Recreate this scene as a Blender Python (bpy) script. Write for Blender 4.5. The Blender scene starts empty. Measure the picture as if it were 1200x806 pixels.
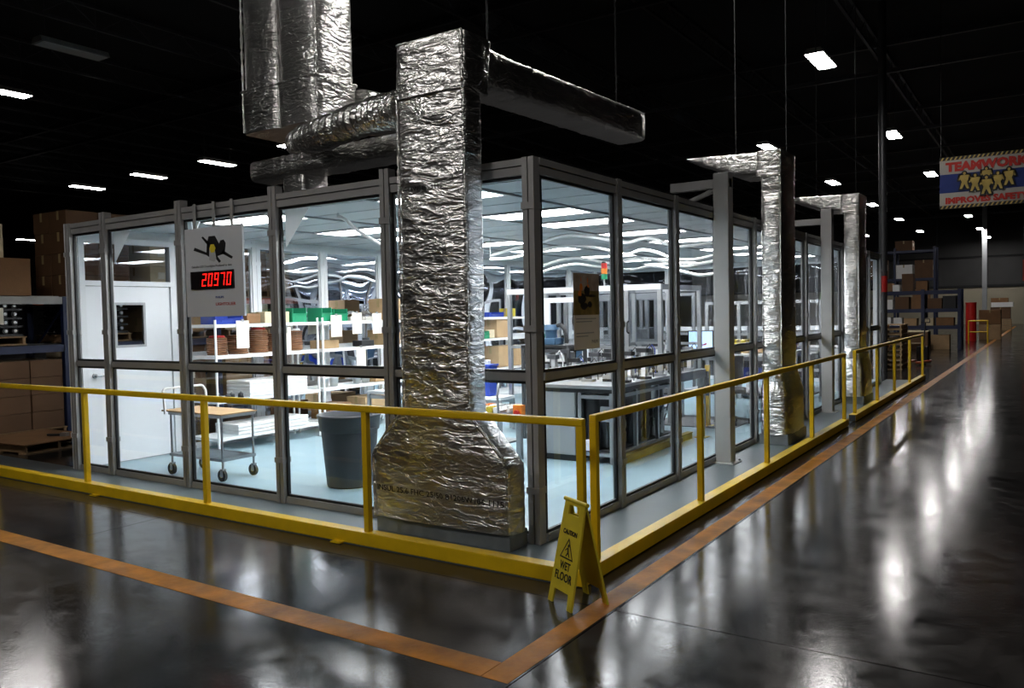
import bpy, bmesh, math, random
from mathutils import Vector, Matrix, noise
from mathutils.bvhtree import BVHTree

# ------------------------------------------------------------------ scene, camera, world, exposure
S = bpy.context.scene
COL = S.collection
S.view_settings.view_transform = 'Standard'
S.view_settings.look = 'None'
S.view_settings.gamma = 1.0
S.view_settings.use_curve_mapping = False
S.view_settings.exposure = 0.6
S.cycles.use_denoising = True
S.cycles.max_bounces = 8
S.cycles.transparent_max_bounces = 40
S.cycles.sample_clamp_indirect = 6.0
S.cycles.caustics_reflective = False
S.cycles.caustics_refractive = False

YAW, PITCH, ROLL, FPX = -0.584623, -0.0375, -0.020634, 954.58
CAM = Vector((3.1855, -5.1373, 1.72))
fw = Vector((math.sin(YAW)*math.cos(PITCH), math.cos(YAW)*math.cos(PITCH), math.sin(PITCH)))
rt = Vector((math.cos(YAW), -math.sin(YAW), 0))
up = rt.cross(fw)
r2 = math.cos(ROLL)*rt + math.sin(ROLL)*up
u2 = -math.sin(ROLL)*rt + math.cos(ROLL)*up
cd = bpy.data.cameras.new('camera')
cam = bpy.data.objects.new('camera', cd); COL.objects.link(cam)
cd.sensor_width = 36; cd.lens = FPX/1200*36; cd.clip_start = .05; cd.clip_end = 400
mw = Matrix((r2, u2, -fw)).transposed().to_4x4(); mw.translation = CAM
cam.matrix_world = mw
S.camera = cam
W = bpy.data.worlds.new('world'); S.world = W; W.use_nodes = True
W.node_tree.nodes['Background'].inputs[0].default_value = (.6, .65, .75, 1)
W.node_tree.nodes['Background'].inputs[1].default_value = 0.004

LAMP_E = 60.0       # radiance of the high bay lenses
TROFFER_E = 23.0     # radiance of the clean room troffers

# ------------------------------------------------------------------ materials
M = {}
def nodes(name):
    m = bpy.data.materials.new(name); m.use_nodes = True
    nt = m.node_tree
    return m, nt, nt.nodes['Principled BSDF']
def mat(name, c, rough=.5, metal=0., var=.12, scale=6., bump=0., bscale=40., spec=.5, stretch=None, c2=None, coat=0):
    """plain procedural surface: noise varies colour and gloss a little"""
    m, nt, b = nodes(name)
    N, L = nt.nodes, nt.links
    tc = N.new('ShaderNodeTexCoord'); mp = N.new('ShaderNodeMapping')
    if stretch: mp.inputs['Scale'].default_value = stretch
    L.new(tc.outputs['Object'], mp.inputs['Vector'])
    nz = N.new('ShaderNodeTexNoise'); nz.inputs['Scale'].default_value = scale; nz.inputs['Detail'].default_value = 4
    L.new(mp.outputs[0], nz.inputs['Vector'])
    cr = N.new('ShaderNodeValToRGB')
    e = cr.color_ramp.elements
    e[0].position = .32; e[1].position = .68
    d = c2 or tuple(x*(1-var) for x in c)
    e[0].color = (*d, 1); e[1].color = (*c, 1)
    L.new(nz.outputs[0], cr.inputs[0]); L.new(cr.outputs[0], b.inputs['Base Color'])
    b.inputs['Roughness'].default_value = rough
    b.inputs['Metallic'].default_value = metal
    b.inputs['Specular IOR Level'].default_value = spec
    b.inputs['Coat Weight'].default_value = coat
    if bump:
        n2 = N.new('ShaderNodeTexNoise'); n2.inputs['Scale'].default_value = bscale; n2.inputs['Detail'].default_value = 3
        L.new(mp.outputs[0], n2.inputs['Vector'])
        bp = N.new('ShaderNodeBump'); bp.inputs['Strength'].default_value = bump; bp.inputs['Distance'].default_value = .01
        L.new(n2.outputs[0], bp.inputs['Height']); L.new(bp.outputs[0], b.inputs['Normal'])
    M[name] = m
    return m
def emit(name, c, s):
    m, nt, b = nodes(name)
    b.inputs['Base Color'].default_value = (*c, 1)
    b.inputs['Emission Color'].default_value = (*c, 1)
    b.inputs['Emission Strength'].default_value = s
    M[name] = m
def clear(name, tint, ior=1.45, rough=0.02):
    m = bpy.data.materials.new(name); m.use_nodes = True
    nt = m.node_tree; nt.nodes.clear(); N, L = nt.nodes, nt.links
    o = N.new('ShaderNodeOutputMaterial'); mx = N.new('ShaderNodeMixShader')
    t = N.new('ShaderNodeBsdfTransparent'); g = N.new('ShaderNodeBsdfGlossy'); f = N.new('ShaderNodeFresnel')
    t.inputs[0].default_value = (*tint, 1); g.inputs['Roughness'].default_value = rough
    g.inputs['Color'].default_value = (.9, .93, 1, 1)
    f.inputs[0].default_value = ior
    L.new(f.outputs[0], mx.inputs[0]); L.new(t.outputs[0], mx.inputs[1]); L.new(g.outputs[0], mx.inputs[2])
    L.new(mx.outputs[0], o.inputs[0])
    M[name] = m

def concrete():
    m, nt, b = nodes('polished_concrete'); N, L = nt.nodes, nt.links
    tc = N.new('ShaderNodeTexCoord')
    def nz(scale, detail, rough=.6, dist=0):
        n = N.new('ShaderNodeTexNoise'); n.inputs['Scale'].default_value = scale; n.inputs['Detail'].default_value = detail
        n.inputs['Roughness'].default_value = rough; n.inputs['Distortion'].default_value = dist
        L.new(tc.outputs['Object'], n.inputs['Vector']); return n.outputs[0]
    big, mid, fine = nz(.9, 9, .68), nz(6, 8, .7, .6), nz(45, 4)
    def mix(a, c, f):
        x = N.new('ShaderNodeMix'); x.data_type = 'FLOAT'; x.inputs[0].default_value = f
        L.new(a, x.inputs[2]); L.new(c, x.inputs[3]); return x.outputs[0]
    tone = mix(mix(big, mid, .45), fine, .25)
    cr = N.new('ShaderNodeValToRGB'); e = cr.color_ramp.elements
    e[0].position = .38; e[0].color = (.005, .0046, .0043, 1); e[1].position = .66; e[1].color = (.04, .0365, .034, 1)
    L.new(tone, cr.inputs[0]); L.new(cr.outputs[0], b.inputs['Base Color'])
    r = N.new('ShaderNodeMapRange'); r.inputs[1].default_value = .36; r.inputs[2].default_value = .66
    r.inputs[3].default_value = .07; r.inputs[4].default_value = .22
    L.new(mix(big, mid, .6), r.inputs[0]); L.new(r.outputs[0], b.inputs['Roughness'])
    b.inputs['Specular IOR Level'].default_value = .2
    bp = N.new('ShaderNodeBump'); bp.inputs['Strength'].default_value = .14; bp.inputs['Distance'].default_value = .006
    L.new(mix(mid, fine, .5), bp.inputs['Height']); L.new(bp.outputs[0], b.inputs['Normal'])
    M['concrete'] = m
def foil():
    m, nt, b = nodes('foil_insulation'); N, L = nt.nodes, nt.links
    tc = N.new('ShaderNodeTexCoord')
    def ridged(scale, sc, dist, detail, rot=(0, 0, 0)):
        """thin crease lines: 1 - |2n - 1| sharpened"""
        mp = N.new('ShaderNodeMapping'); mp.inputs['Scale'].default_value = sc; mp.inputs['Rotation'].default_value = rot
        L.new(tc.outputs['Object'], mp.inputs['Vector'])
        n = N.new('ShaderNodeTexNoise'); n.inputs['Scale'].default_value = scale; n.inputs['Detail'].default_value = detail
        n.inputs['Distortion'].default_value = dist
        L.new(mp.outputs[0], n.inputs['Vector'])
        x = N.new('ShaderNodeMath'); x.operation = 'MULTIPLY_ADD'; x.inputs[1].default_value = 2; x.inputs[2].default_value = -1
        y = N.new('ShaderNodeMath'); y.operation = 'ABSOLUTE'
        z = N.new('ShaderNodeMath'); z.operation = 'POWER'; z.inputs[1].default_value = .6
        L.new(n.outputs[0], x.inputs[0]); L.new(x.outputs[0], y.inputs[0]); L.new(y.outputs[0], z.inputs[0])
        return z.outputs[0]
    h1 = ridged(4.5, (1, 1, 3.6), .9, 3)
    h2 = ridged(7, (1.6, 1, 1.6), .7, 3, (.3, .6, .2))
    ad = N.new('ShaderNodeMath'); ad.operation = 'MULTIPLY_ADD'; ad.inputs[1].default_value = .5
    L.new(h2, ad.inputs[0]); L.new(h1, ad.inputs[2])
    bp = N.new('ShaderNodeBump'); bp.inputs['Strength'].default_value = .7; bp.inputs['Distance'].default_value = .014
    bp.invert = True
    L.new(ad.outputs[0], bp.inputs['Height']); L.new(bp.outputs[0], b.inputs['Normal'])
    n2 = N.new('ShaderNodeTexNoise'); n2.inputs['Scale'].default_value = 3
    L.new(tc.outputs['Object'], n2.inputs['Vector'])
    cr = N.new('ShaderNodeValToRGB'); e = cr.color_ramp.elements
    e[0].color = (.66, .64, .61, 1); e[1].color = (.88, .87, .85, 1)
    L.new(n2.outputs[0], cr.inputs[0]); L.new(cr.outputs[0], b.inputs['Base Color'])
    b.inputs['Metallic'].default_value = 1; b.inputs['Roughness'].default_value = .29
    M['foil'] = m
concrete(); foil()
mat('blue_floor', (.30, .44, .50), .33, 0, .16, 1.4, spec=.5)
mat('shaded_walk', (.10, .128, .138), .35, 0, .25, 1.6, spec=.5)  # clean room floor paint with the dimmer light outside mixed into its colour
mat('joint', (.012, .012, .012), .8)
mat('orange_tape', (.50, .19, .012), .5, 0, .6, 4, .25, 30, spec=.2)
mat('yellow', (.74, .475, .008), .38, 0, .18, 5, .1, 30)
mat('sign_yellow', (.66, .52, .03), .45, 0, .15, 8)
mat('black', (.012, .012, .013), .45)
mat('rubber', (.02, .02, .021), .7)
mat('alu_frame', (.34, .335, .325), .42, .3, .15, 4)
mat('alu_dark', (.10, .10, .105), .45, .7, .15, 4)
mat('alu_bright', (.40, .41, .42), .38, .8, .1, 6)
mat('steel', (.42, .43, .44), .35, .9, .15, 8)
mat('galv', (.30, .33, .34), .45, .6, .25, 7)
mat('white_paint', (.80, .81, .82), .4, 0, .05, 3)
mat('white_door', (.84, .85, .87), .35, 0, .04, 2)
mat('ceiling_panel', (.52, .54, .55), .5, 0, .08, 1)
mat('paper', (.72, .68, .57), .7, 0, .08, 9)
mat('white_plastic', (.85, .85, .84), .45, 0, .05, 8)
mat('grey_plastic', (.055, .06, .065), .55, 0, .2, 5)
mat('cabinet_grey', (.30, .32, .33), .45, 0, .06, 3)
mat('grey_light', (.40, .41, .42), .5, 0, .08, 3)
mat('cardboard', (.25, .125, .05), .75, 0, .22, 3, .15, 60)
mat('cardboard_pale', (.50, .33, .17), .75, 0, .2, 3, .15, 60)
mat('cardboard_cream', (.62, .52, .34), .75, 0, .12, 3)
mat('cardboard_dark', (.13, .065, .028), .75, 0, .22, 3, .15, 60)
mat('pale_wood', (.50, .34, .18), .75, 0, .3, 4, .2, 40, stretch=(1, 8, 8))
mat('tape', (.42, .32, .16), .25, 0, .15, 20)
mat('wood', (.28, .17, .08), .75, 0, .35, 4, .2, 40, stretch=(1, 8, 8))
mat('blue_plastic', (.012, .045, .36), .4, 0, .15, 5)
mat('green_plastic', (.01, .26, .12), .4, 0, .15, 5)
mat('red_plastic', (.55, .02, .015), .4, 0, .15, 5)
mat('orange_plastic', (.8, .22, .02), .4, 0, .1, 5)
mat('rack_blue', (.007, .016, .065), .45, 0, .2, 5)
mat('rack_orange', (.52, .10, .03), .45, 0, .2, 5)
mat('rack_grey', (.35, .35, .33), .5, .2, .2, 5)
mat('tray_brown', (.30, .13, .055), .6, 0, .35, 14)
mat('robot_blue', (.05, .11, .19), .4, .2, .15, 6)
mat('roof_dark', (.012, .0125, .014), .8, 0, .3, .6)
mat('wall_dark', (.06, .06, .06), .8, 0, .25, .4)
mat('wall_beige', (.42, .38, .28), .75, 0, .1, .5)
mat('column_paint', (.48, .48, .47), .5, 0, .12, 3)
mat('sign_grey', (.52, .54, .56), .45, 0, .04, 3)
mat('ink_blue', (.02, .04, .22), .5)
mat('ink_red', (.45, .03, .02), .6)
mat('ink_grey', (.12, .12, .12), .6)
mat('banner_white', (.4, .38, .34), .7, 0, .06, 3)
mat('banner_red', (.50, .03, .02), .7, 0, .1, 3)
mat('banner_blue', (.012, .03, .17), .7, 0, .15, 3)
mat('banner_yellow', (.62, .45, .12), .7, 0, .3, 3)
mat('poster_photo', (.34, .23, .07), .5, 0, 0, 7, c2=(.12, .09, .02))
mat('poster_sky', (.45, .38, .32), .5, 0, 0, 9, c2=(.28, .21, .16))
mat('poster_sheet', (.74, .69, .61), .6, 0, .06, 5)
mat('part_silver', (.60, .60, .60), .3, .8, .2, 12)
mat('screen_black', (.01, .008, .008), .3)
mat('mat_grey', (.14, .145, .15), .8, 0, .2, 10)
mat('yellow_board', (.42, .33, .06), .6, 0, .3, 5)
mat('plant_green', (.06, .12, .03), .6, 0, .4, 12)
emit('lamp_lens', (1, .965, .94), LAMP_E)
emit('troffer_lens', (.97, .985, 1), TROFFER_E)
emit('led_red', (1, .012, .008), 1.2)
emit('screen', (.42, .62, .95), 1.1)
def translucent(name, c):
    m = bpy.data.materials.new(name); m.use_nodes = True
    nt = m.node_tree; nt.nodes.clear(); N, L = nt.nodes, nt.links
    o = N.new('ShaderNodeOutputMaterial'); mx = N.new('ShaderNodeMixShader'); mx.inputs[0].default_value = .6
    d = N.new('ShaderNodeBsdfDiffuse'); t = N.new('ShaderNodeBsdfTranslucent')
    d.inputs[0].default_value = (*c, 1); t.inputs[0].default_value = (*c, 1)
    L.new(d.outputs[0], mx.inputs[1]); L.new(t.outputs[0], mx.inputs[2]); L.new(mx.outputs[0], o.inputs[0])
    M[name] = m
translucent('milky_sheet', (.9, .9, .9))
clear('glass', (.93, .95, .96))
clear('vinyl', (.90, .92, .93), 1.5, .012)
clear('polycarb', (.90, .91, .92), 1.3, .05)
clear('film', (.93, .9, .85), 1.4, .12)

# ------------------------------------------------------------------ mesh helpers
class MB:
    def __init__(s): s.v = []; s.f = []; s.sm = []
    def add(s, vs, fs, smooth=False):
        o = len(s.v); s.v += [tuple(p) for p in vs]; s.f += [tuple(i+o for i in f) for f in fs]
        s.sm += [smooth]*len(fs); return s
    def box(s, x0, x1, y0, y1, z0, z1, mtx=None):
        if x0 > x1: x0, x1 = x1, x0
        if y0 > y1: y0, y1 = y1, y0
        if z0 > z1: z0, z1 = z1, z0
        vs = [Vector(p) for p in ((x0,y0,z0),(x1,y0,z0),(x1,y1,z0),(x0,y1,z0),(x0,y0,z1),(x1,y0,z1),(x1,y1,z1),(x0,y1,z1))]
        if mtx: vs = [mtx @ p for p in vs]
        return s.add(vs, [(0,3,2,1),(4,5,6,7),(0,1,5,4),(1,2,6,5),(2,3,7,6),(3,0,4,7)])
    def cyl(s, p0, p1, r0, r1=None, n=12):
        p0, p1 = Vector(p0), Vector(p1); r1 = r0 if r1 is None else r1
        d = (p1-p0).normalized(); a = d.orthogonal().normalized(); b = d.cross(a)
        vs = []
        for p, r in ((p0, r0), (p1, r1)):
            vs += [p + r*(math.cos(2*math.pi*i/n)*a + math.sin(2*math.pi*i/n)*b) for i in range(n)]
        s.add(vs, [(i, (i+1) % n, n+(i+1) % n, n+i) for i in range(n)], True)
        s.add(vs[:n], [tuple(range(n-1, -1, -1))]); s.add(vs[n:], [tuple(range(n))])
        return s
    def tube(s, path, r, n=8, closed=False):
        P = [Vector(p) for p in path]; vs = []
        a = None
        for i, p in enumerate(P):
            d = (P[min(i+1, len(P)-1)] - P[max(i-1, 0)]).normalized()
            if a is None: a = d.orthogonal().normalized()
            a = (a - a.dot(d)*d)
            a = a.normalized() if a.length > 1e-6 else d.orthogonal().normalized()
            b = d.cross(a)
            rr = r[i] if isinstance(r, (list, tuple)) else r
            vs += [p + rr*(math.cos(2*math.pi*k/n)*a + math.sin(2*math.pi*k/n)*b) for k in range(n)]
        fs = [(i*n+k, i*n+(k+1) % n, (i+1)*n+(k+1) % n, (i+1)*n+k) for i in range(len(P)-1) for k in range(n)]
        s.add(vs, fs, True)
        s.add(vs[:n], [tuple(range(n-1, -1, -1))]); s.add(vs[-n:], [tuple(range(n))])
        return s
    def lathe(s, prof, c=(0, 0, 0), n=24):
        vs = [(c[0]+r*math.cos(2*math.pi*k/n), c[1]+r*math.sin(2*math.pi*k/n), c[2]+z) for r, z in prof for k in range(n)]
        fs = [(i*n+k, i*n+(k+1) % n, (i+1)*n+(k+1) % n, (i+1)*n+k) for i in range(len(prof)-1) for k in range(n)]
        return s.add(vs, fs, True)
    def prism(s, poly, fn, t0, t1):
        """poly: 2D points, fn(u, v, t) -> 3D"""
        n = len(poly)
        vs = [fn(u, v, t0) for u, v in poly] + [fn(u, v, t1) for u, v in poly]
        fs = [tuple(range(n-1, -1, -1)), tuple(range(n, 2*n))] + [(i, (i+1) % n, n+(i+1) % n, n+i) for i in range(n)]
        return s.add(vs, fs)
    def mesh(s, name, m, bevel=0):
        me = bpy.data.meshes.new(name); me.from_pydata(s.v, [], s.f)
        me.polygons.foreach_set('use_smooth', s.sm)
        bm = bmesh.new(); bm.from_mesh(me)
        bmesh.ops.recalc_face_normals(bm, faces=bm.faces)
        if bevel: bmesh.ops.bevel(bm, geom=bm.edges[:], offset=bevel, segments=2, affect='EDGES', profile=.6)
        bm.to_mesh(me); bm.free()
        me.materials.append(M[m] if isinstance(m, str) else m)
        return me
    def build(s, name, m, parent=None, loc=(0, 0, 0), rz=0, bevel=0):
        return link(name, s.mesh(name, m, bevel), parent, loc, rz)
def link(name, me, parent=None, loc=(0, 0, 0), rz=0):
    o = bpy.data.objects.new(name, me); COL.objects.link(o)
    o.parent = parent; o.location = loc; o.rotation_euler = (0, 0, rz)
    return o
def B(*a): return MB().box(*a)
def tag(o, label=None, cat=None, group=None, kind=None):
    if label: o['label'] = label
    if cat: o['category'] = cat
    if group: o['group'] = group
    if kind: o['kind'] = kind
    return o
def thing(name, label, cat, loc=(0, 0, 0), rz=0, group=None):
    return tag(link(name, None, None, loc, rz), label, cat, group)
def struct(name, label=None, loc=(0, 0, 0)):
    o = link(name, None, None, loc); o['kind'] = 'structure'
    if label: o['label'] = label
    return o
def copy_tree(o, parent=None):
    c = o.copy(); COL.objects.link(c); c.parent = parent
    for ch in list(o.children): copy_tree(ch, c)
    return c
def text_mesh(body, size, m, extrude=.0008, bold=0.0, spacing=1.0, align='LEFT'):
    cu = bpy.data.curves.new('lettering', 'FONT'); cu.body = body; cu.size = size; cu.extrude = extrude
    cu.offset = bold; cu.space_character = spacing; cu.align_x = align; cu.resolution_u = 2
    t = bpy.data.objects.new('lettering', cu); COL.objects.link(t)
    dg = bpy.context.evaluated_depsgraph_get()
    me = bpy.data.meshes.new_from_object(t.evaluated_get(dg))
    bpy.data.objects.remove(t); bpy.data.curves.remove(cu)
    me.materials.clear(); me.materials.append(M[m])
    return me
def fit(me, w, h=None):
    """scale a lettering mesh to width w (and height h); left bottom at the origin"""
    xs = [v.co.x for v in me.vertices]; ys = [v.co.y for v in me.vertices]
    x0, x1, y0, y1 = min(xs), max(xs), min(ys), max(ys)
    sx = w/(x1-x0); sy = h/(y1-y0) if h else sx
    for v in me.vertices: v.co = ((v.co.x-x0)*sx, (v.co.y-y0)*sy, v.co.z)
    return me
def orient(o, origin, xdir, ydir):
    x = Vector(xdir).normalized(); y = Vector(ydir).normalized(); z = x.cross(y)
    m = Matrix((x, y, z)).transposed().to_4x4(); m.translation = Vector(origin)
    o.matrix_local = m
    return o
rnd = random.Random(7)
pos_w = ['first', 'second', 'third', 'fourth', 'fifth', 'sixth']

# ================================================================== SETTING: warehouse floor, walls, roof
floor = struct('floor', 'dark polished concrete warehouse floor cut into slabs')
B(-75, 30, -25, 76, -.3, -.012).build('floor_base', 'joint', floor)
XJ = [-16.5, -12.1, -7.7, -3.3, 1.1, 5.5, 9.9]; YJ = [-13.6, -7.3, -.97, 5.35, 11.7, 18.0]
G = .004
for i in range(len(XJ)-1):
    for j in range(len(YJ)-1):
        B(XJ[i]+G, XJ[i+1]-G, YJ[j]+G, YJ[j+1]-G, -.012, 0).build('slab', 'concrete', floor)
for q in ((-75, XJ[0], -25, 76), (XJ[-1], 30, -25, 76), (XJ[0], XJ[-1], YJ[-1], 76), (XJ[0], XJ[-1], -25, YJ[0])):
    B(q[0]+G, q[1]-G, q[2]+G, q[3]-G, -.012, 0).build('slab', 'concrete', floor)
RX, RY, RH = -6.3, 14.3, 2.86          # clean room: x RX..0, y 0..RY, height RH
B(RX, 0, 0, RY, 0, .005).build('painted_floor', 'blue_floor', floor)['label'] = 'pale blue painted clean room floor'
MB().box(-8.7, .72, -.735, 0, 0, .004).box(0, .72, 0, 15.45, 0, .004).build('painted_walkway', 'shaded_walk', floor)['label'] = 'painted walkway inside the guard rail, its blue grey darkened for shade'
s = struct('trim_1', 'worn orange floor line running in front of the guard rail')
B(-12, .93, -2.06, -1.885, 0, .0025).build('line_paint', 'orange_tape', s)
s = struct('trim_2', 'worn orange floor line along the aisle side of the guard rail')
B(.935, 1.085, -2.06, 66, 0, .0025).build('line_paint', 'orange_tape', s)

w = struct('wall_far', 'far warehouse wall, beige below and dark above')
for k in range(12):
    x0 = -75+k*8.75
    B(x0, x0+8.7, 74, 74.3, 0, 3.1).build('wall_panel', 'wall_beige', w)
    B(x0, x0+8.7, 74.02, 74.3, 3.14, 10).build('cladding_panel', 'wall_dark', w)
B(-75, 30, 73.9, 74, 3.1, 3.3).build('wall_girt', 'roof_dark', w)
B(-75, 30, 73.9, 74, 5.6, 5.75).build('wall_girt', 'roof_dark', w)
w = struct('wall_left'); B(-75, -74.7, -25, 74, 0, 10).build('cladding_panel', 'wall_dark', w)
w = struct('wall_right'); B(24, 24.3, -25, 74, 0, 10).build('cladding_panel', 'wall_dark', w)
w = struct('wall_behind'); B(-75, 24, -25.3, -25, 0, 10).build('cladding_panel', 'wall_dark', w)
rf = struct('ceiling', 'black warehouse roof deck with open steel joists')
B(-75, 30, -25.3, 74.3, 9.6, 9.9).build('roof_deck', 'roof_dark', rf)
for k in range(11):
    y = -15 + k*9.25-.6
    MB().box(-75, 24, y, y+.12, 8.6, 8.72).box(-75, 24, y, y+.12, 9.4, 9.55).build('roof_girder', 'alu_dark', rf)
jm = MB()
jm.box(-.04, .04, -25, 74, 8.98, 9.05).box(-.04, .04, -25, 74, 9.5, 9.58)
for k in range(66):
    y = -25+k*1.5
    jm.cyl((0, y, 9.0), (0, y+.75, 9.54), .014, n=4).cyl((0, y+.75, 9.54), (0, y+1.5, 9.0), .014, n=4)
jme = jm.mesh('roof_joist', 'alu_dark')
for k in range(16): link('roof_joist', jme, rf, (-44+k*3.9, 0, 0))

# ================================================================== clean room enclosure
def wave_pane(u0, u1, z0, z1, f, amp, seed, nu=14, nz=20):
    mb = MB(); vs = []
    for j in range(nz+1):
        for i in range(nu+1):
            u = u0+(u1-u0)*i/nu; z = z0+(z1-z0)*j/nz
            e = min(1, 4*min(i, nu-i)/nu, 5*min(j, nz-j)/nz)
            d = amp*e*noise.noise((u*1.1+seed*3.1, z*1.7, seed))*1.4
            vs.append(f(u, d, z))
    n = nu+1
    mb.add(vs, [(j*n+i, j*n+i+1, (j+1)*n+i+1, (j+1)*n+i) for j in range(nz) for i in range(nu)], True)
    return mb
def enclosure(name, label, ts, f, frame, pane, amp, skip=(), post_w=.10, no_ends=False, rise=.07):
    """f(t, n, z): along the wall, normal offset (negative is outside), height"""
    root = struct(name, label)
    def bx(mb, t0, t1, n0, n1, z0, z1):
        a, b = f(t0, n0, z0), f(t1, n1, z1)
        return mb.box(a[0], b[0], a[1], b[1], a[2], b[2])
    T0, T1 = ts[0], ts[-1]
    for i, t in enumerate(ts):
        if no_ends and i == 0: continue
        h = RH+rise if 0 < i < len(ts)-1 else RH
        p = MB()
        hw = post_w/2
        bx(p, t-hw, t-.006, -.075, .012, .006, h); bx(p, t+.006, t+hw, -.075, .012, .006, h)
        bx(p, t-.006, t+.006, -.06, .005, .006, h-.005)
        po = p.build('post', frame, root)
        for z in (.38, 1.58, 2.48):
            bx(MB(), t-hw-.006, t+hw+.006, -.085, .018, z, z+.05).build('clamp', frame, po)
    tb = MB()
    bx(tb, T0, T1, -.062, .01, RH-.055, RH-.004); bx(tb, T0, T1, -.055, .01, RH-.125, RH-.065); bx(tb, T0, T1, -.04, .0, RH-.066, RH-.054)
    tb.build('top_beam', frame, root)
    for a, b in zip(ts[:-1], ts[1:]):
        if (a, b) in skip: continue
        a2, b2 = a+post_w/2, b-post_w/2
        bx(MB(), a2, b2, -.05, .0, 1.215, 1.275).build('mid_rail', frame, root)
        bx(MB(), a2, b2, -.05, .0, .006, .065).build('bottom_rail', frame, root)
        gm = MB()
        for z0, z1 in ((.065, 1.215), (1.275, RH-.125)):
            bx(gm, a2, a2+.022, -.035, -.01, z0, z1); bx(gm, b2-.022, b2, -.035, -.01, z0, z1)
            bx(gm, a2+.022, b2-.022, -.035, -.01, z0, z0+.022); bx(gm, a2+.022, b2-.022, -.035, -.01, z1-.022, z1)
        gm.build('pane_gasket', 'black' if frame != 'white_paint' else 'white_paint', root)
        for k, (z0, z1) in enumerate(((.087, 1.193), (1.297, RH-.147))):
            wave_pane(a2+.022, b2-.022, z0, z1, lambda u, d, z: f(u, -.022+d, z), amp, a*1.7+k*5.3).build('pane', pane, root)
    return root
FX = [RX, -5.58, -4.2, -2.78, -1.4, 0]
wf = enclosure('wall_front', 'glazed aluminium front wall of the clean room', [x for x in FX], lambda t, n, z: (t, n, z), 'alu_frame', 'glass', .001)
SY = [1.3*k for k in range(12)]
wr = enclosure('wall_side', 'glazed aluminium aisle side wall of the clean room', SY, lambda t, n, z: (-n, t, z), 'alu_frame', 'glass', .001, post_w=.085, no_ends=True, rise=0)
wl = enclosure('wall_inner', 'clear vinyl side wall of the clean room with white posts', SY, lambda t, n, z: (RX+n, t, z), 'white_paint', 'vinyl', .0055, skip=((0, 1.3),), post_w=.14)
wb = enclosure('wall_back', 'clear vinyl rear wall of the clean room with white posts', [RX, -4.9, -3.5, -2.1, -.7, 0], lambda t, n, z: (t, RY-n, z), 'white_paint', 'vinyl', .0055, post_w=.14)
for t in (-5.58, -2.78):      # white gusset sheets behind the front posts
    MB().prism([(0, 0), (.34, 0), (0, -.36)], lambda u, v, q: (t+.06+u, .03+q, RH-.13+v), 0, .004).build('gusset_plate', 'milky_sheet', wf)

cl = struct('ceiling_inner', 'grey panelled clean room ceiling')
B(RX, 0, 0, RY, RH-.02, RH).build('ceiling_deck', 'roof_dark', cl)
CX = [0, -1.0, -2.2, -3.6, -4.85, RX]
ROWS = {1, 4, 6, 9, 12, 16, 19, 22}
pm = {}
light_spots = []
for c in range(5):
    for r in range(25):
        y0 = .06+.57*r; y1 = min(y0+.57, RY-.06)
        if c in (1, 3) and r in ROWS:
            light_spots.append((c, r, (CX[c]+CX[c+1])/2, (y0+y1)/2, abs(CX[c]-CX[c+1]))); continue
        k = (c, round(y1-y0, 3))
        if k not in pm:
            wx = abs(CX[c]-CX[c+1])/2-.012; wy = (y1-y0)/2-.016
            pm[k] = B(-wx, wx, -wy, wy, -.03, -.021).mesh('ceiling_panel', 'ceiling_panel')
        link('ceiling_panel', pm[k], cl, ((CX[c]+CX[c+1])/2, (y0+y1)/2, RH))
for x in CX[1:-1]: B(x-.012, x+.012, .02, RY-.02, RH-.05, RH-.02).build('grid_bar', 'grey_light', cl)
ordn = ['first', 'second', 'third', 'fourth', 'fifth', 'sixth', 'seventh', 'eighth']
rows = sorted(ROWS)
for c, r, x, y, wx in light_spots:
    side = 'aisle side' if c == 1 else 'door side'
    t = thing('ceiling_light', f'lit fluorescent troffer in {side} ceiling column, {ordn[rows.index(r)]} from the front wall', 'light', (x, y, RH), group='clean room ceiling troffers')
    a, b = wx/2-.02, .262
    MB().box(-a, a, -b, -b+.02, -.05, -.02).box(-a, a, b-.02, b, -.05, -.02).box(-a, -a+.02, -b+.02, b-.02, -.05, -.02).box(a-.02, a, -b+.02, b-.02, -.05, -.02).build('troffer_frame', 'white_paint', t)
    B(-a+.02, a-.02, -b+.02, b-.02, -.038, -.028).build('lens', 'troffer_lens', t)

# door in the inner side wall
d = struct('door_1', 'white clean room door with small window and lever handle')
fx0, fx1 = RX-.05, RX+.05
MB().box(fx0, fx1, .02, .09, .006, RH-.13).box(fx0, fx1, 1.2, 1.235, .006, RH-.13).box(fx0, fx1, .09, 1.2, 2.15, 2.21).box(fx0, fx1, .09, 1.2, RH-.2, RH-.13).build('door_frame', 'white_paint', d)
lf = MB()
lf.box(RX-.02, RX+.025, .095, 1.195, .012, 1.42).box(RX-.02, RX+.025, .095, 1.195, 1.93, 2.145).box(RX-.02, RX+.025, .095, .46, 1.42, 1.93).box(RX-.02, RX+.025, .83, 1.195, 1.42, 1.93)
lf = lf.build('door_leaf', 'white_door', d)
MB().box(RX+.025, RX+.034, .44, .85, 1.40, 1.43).box(RX+.025, RX+.034, .44, .85, 1.92, 1.95).box(RX+.025, RX+.034, .44, .47, 1.43, 1.92).box(RX+.025, RX+.034, .82, .85, 1.43, 1.92).build('window_trim', 'grey_light', lf)
B(RX, RX+.006, .46, .83, 1.42, 1.93).build('window_pane', 'glass', lf)
MB().cyl((RX+.025, .17, 1.08), (RX+.045, .17, 1.08), .028, n=14).cyl((RX+.045, .17, 1.08), (RX+.085, .17, 1.08), .011).cyl((RX+.078, .165, 1.08), (RX+.078, .30, 1.075), .011).build('door_handle', 'steel', lf)
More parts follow.
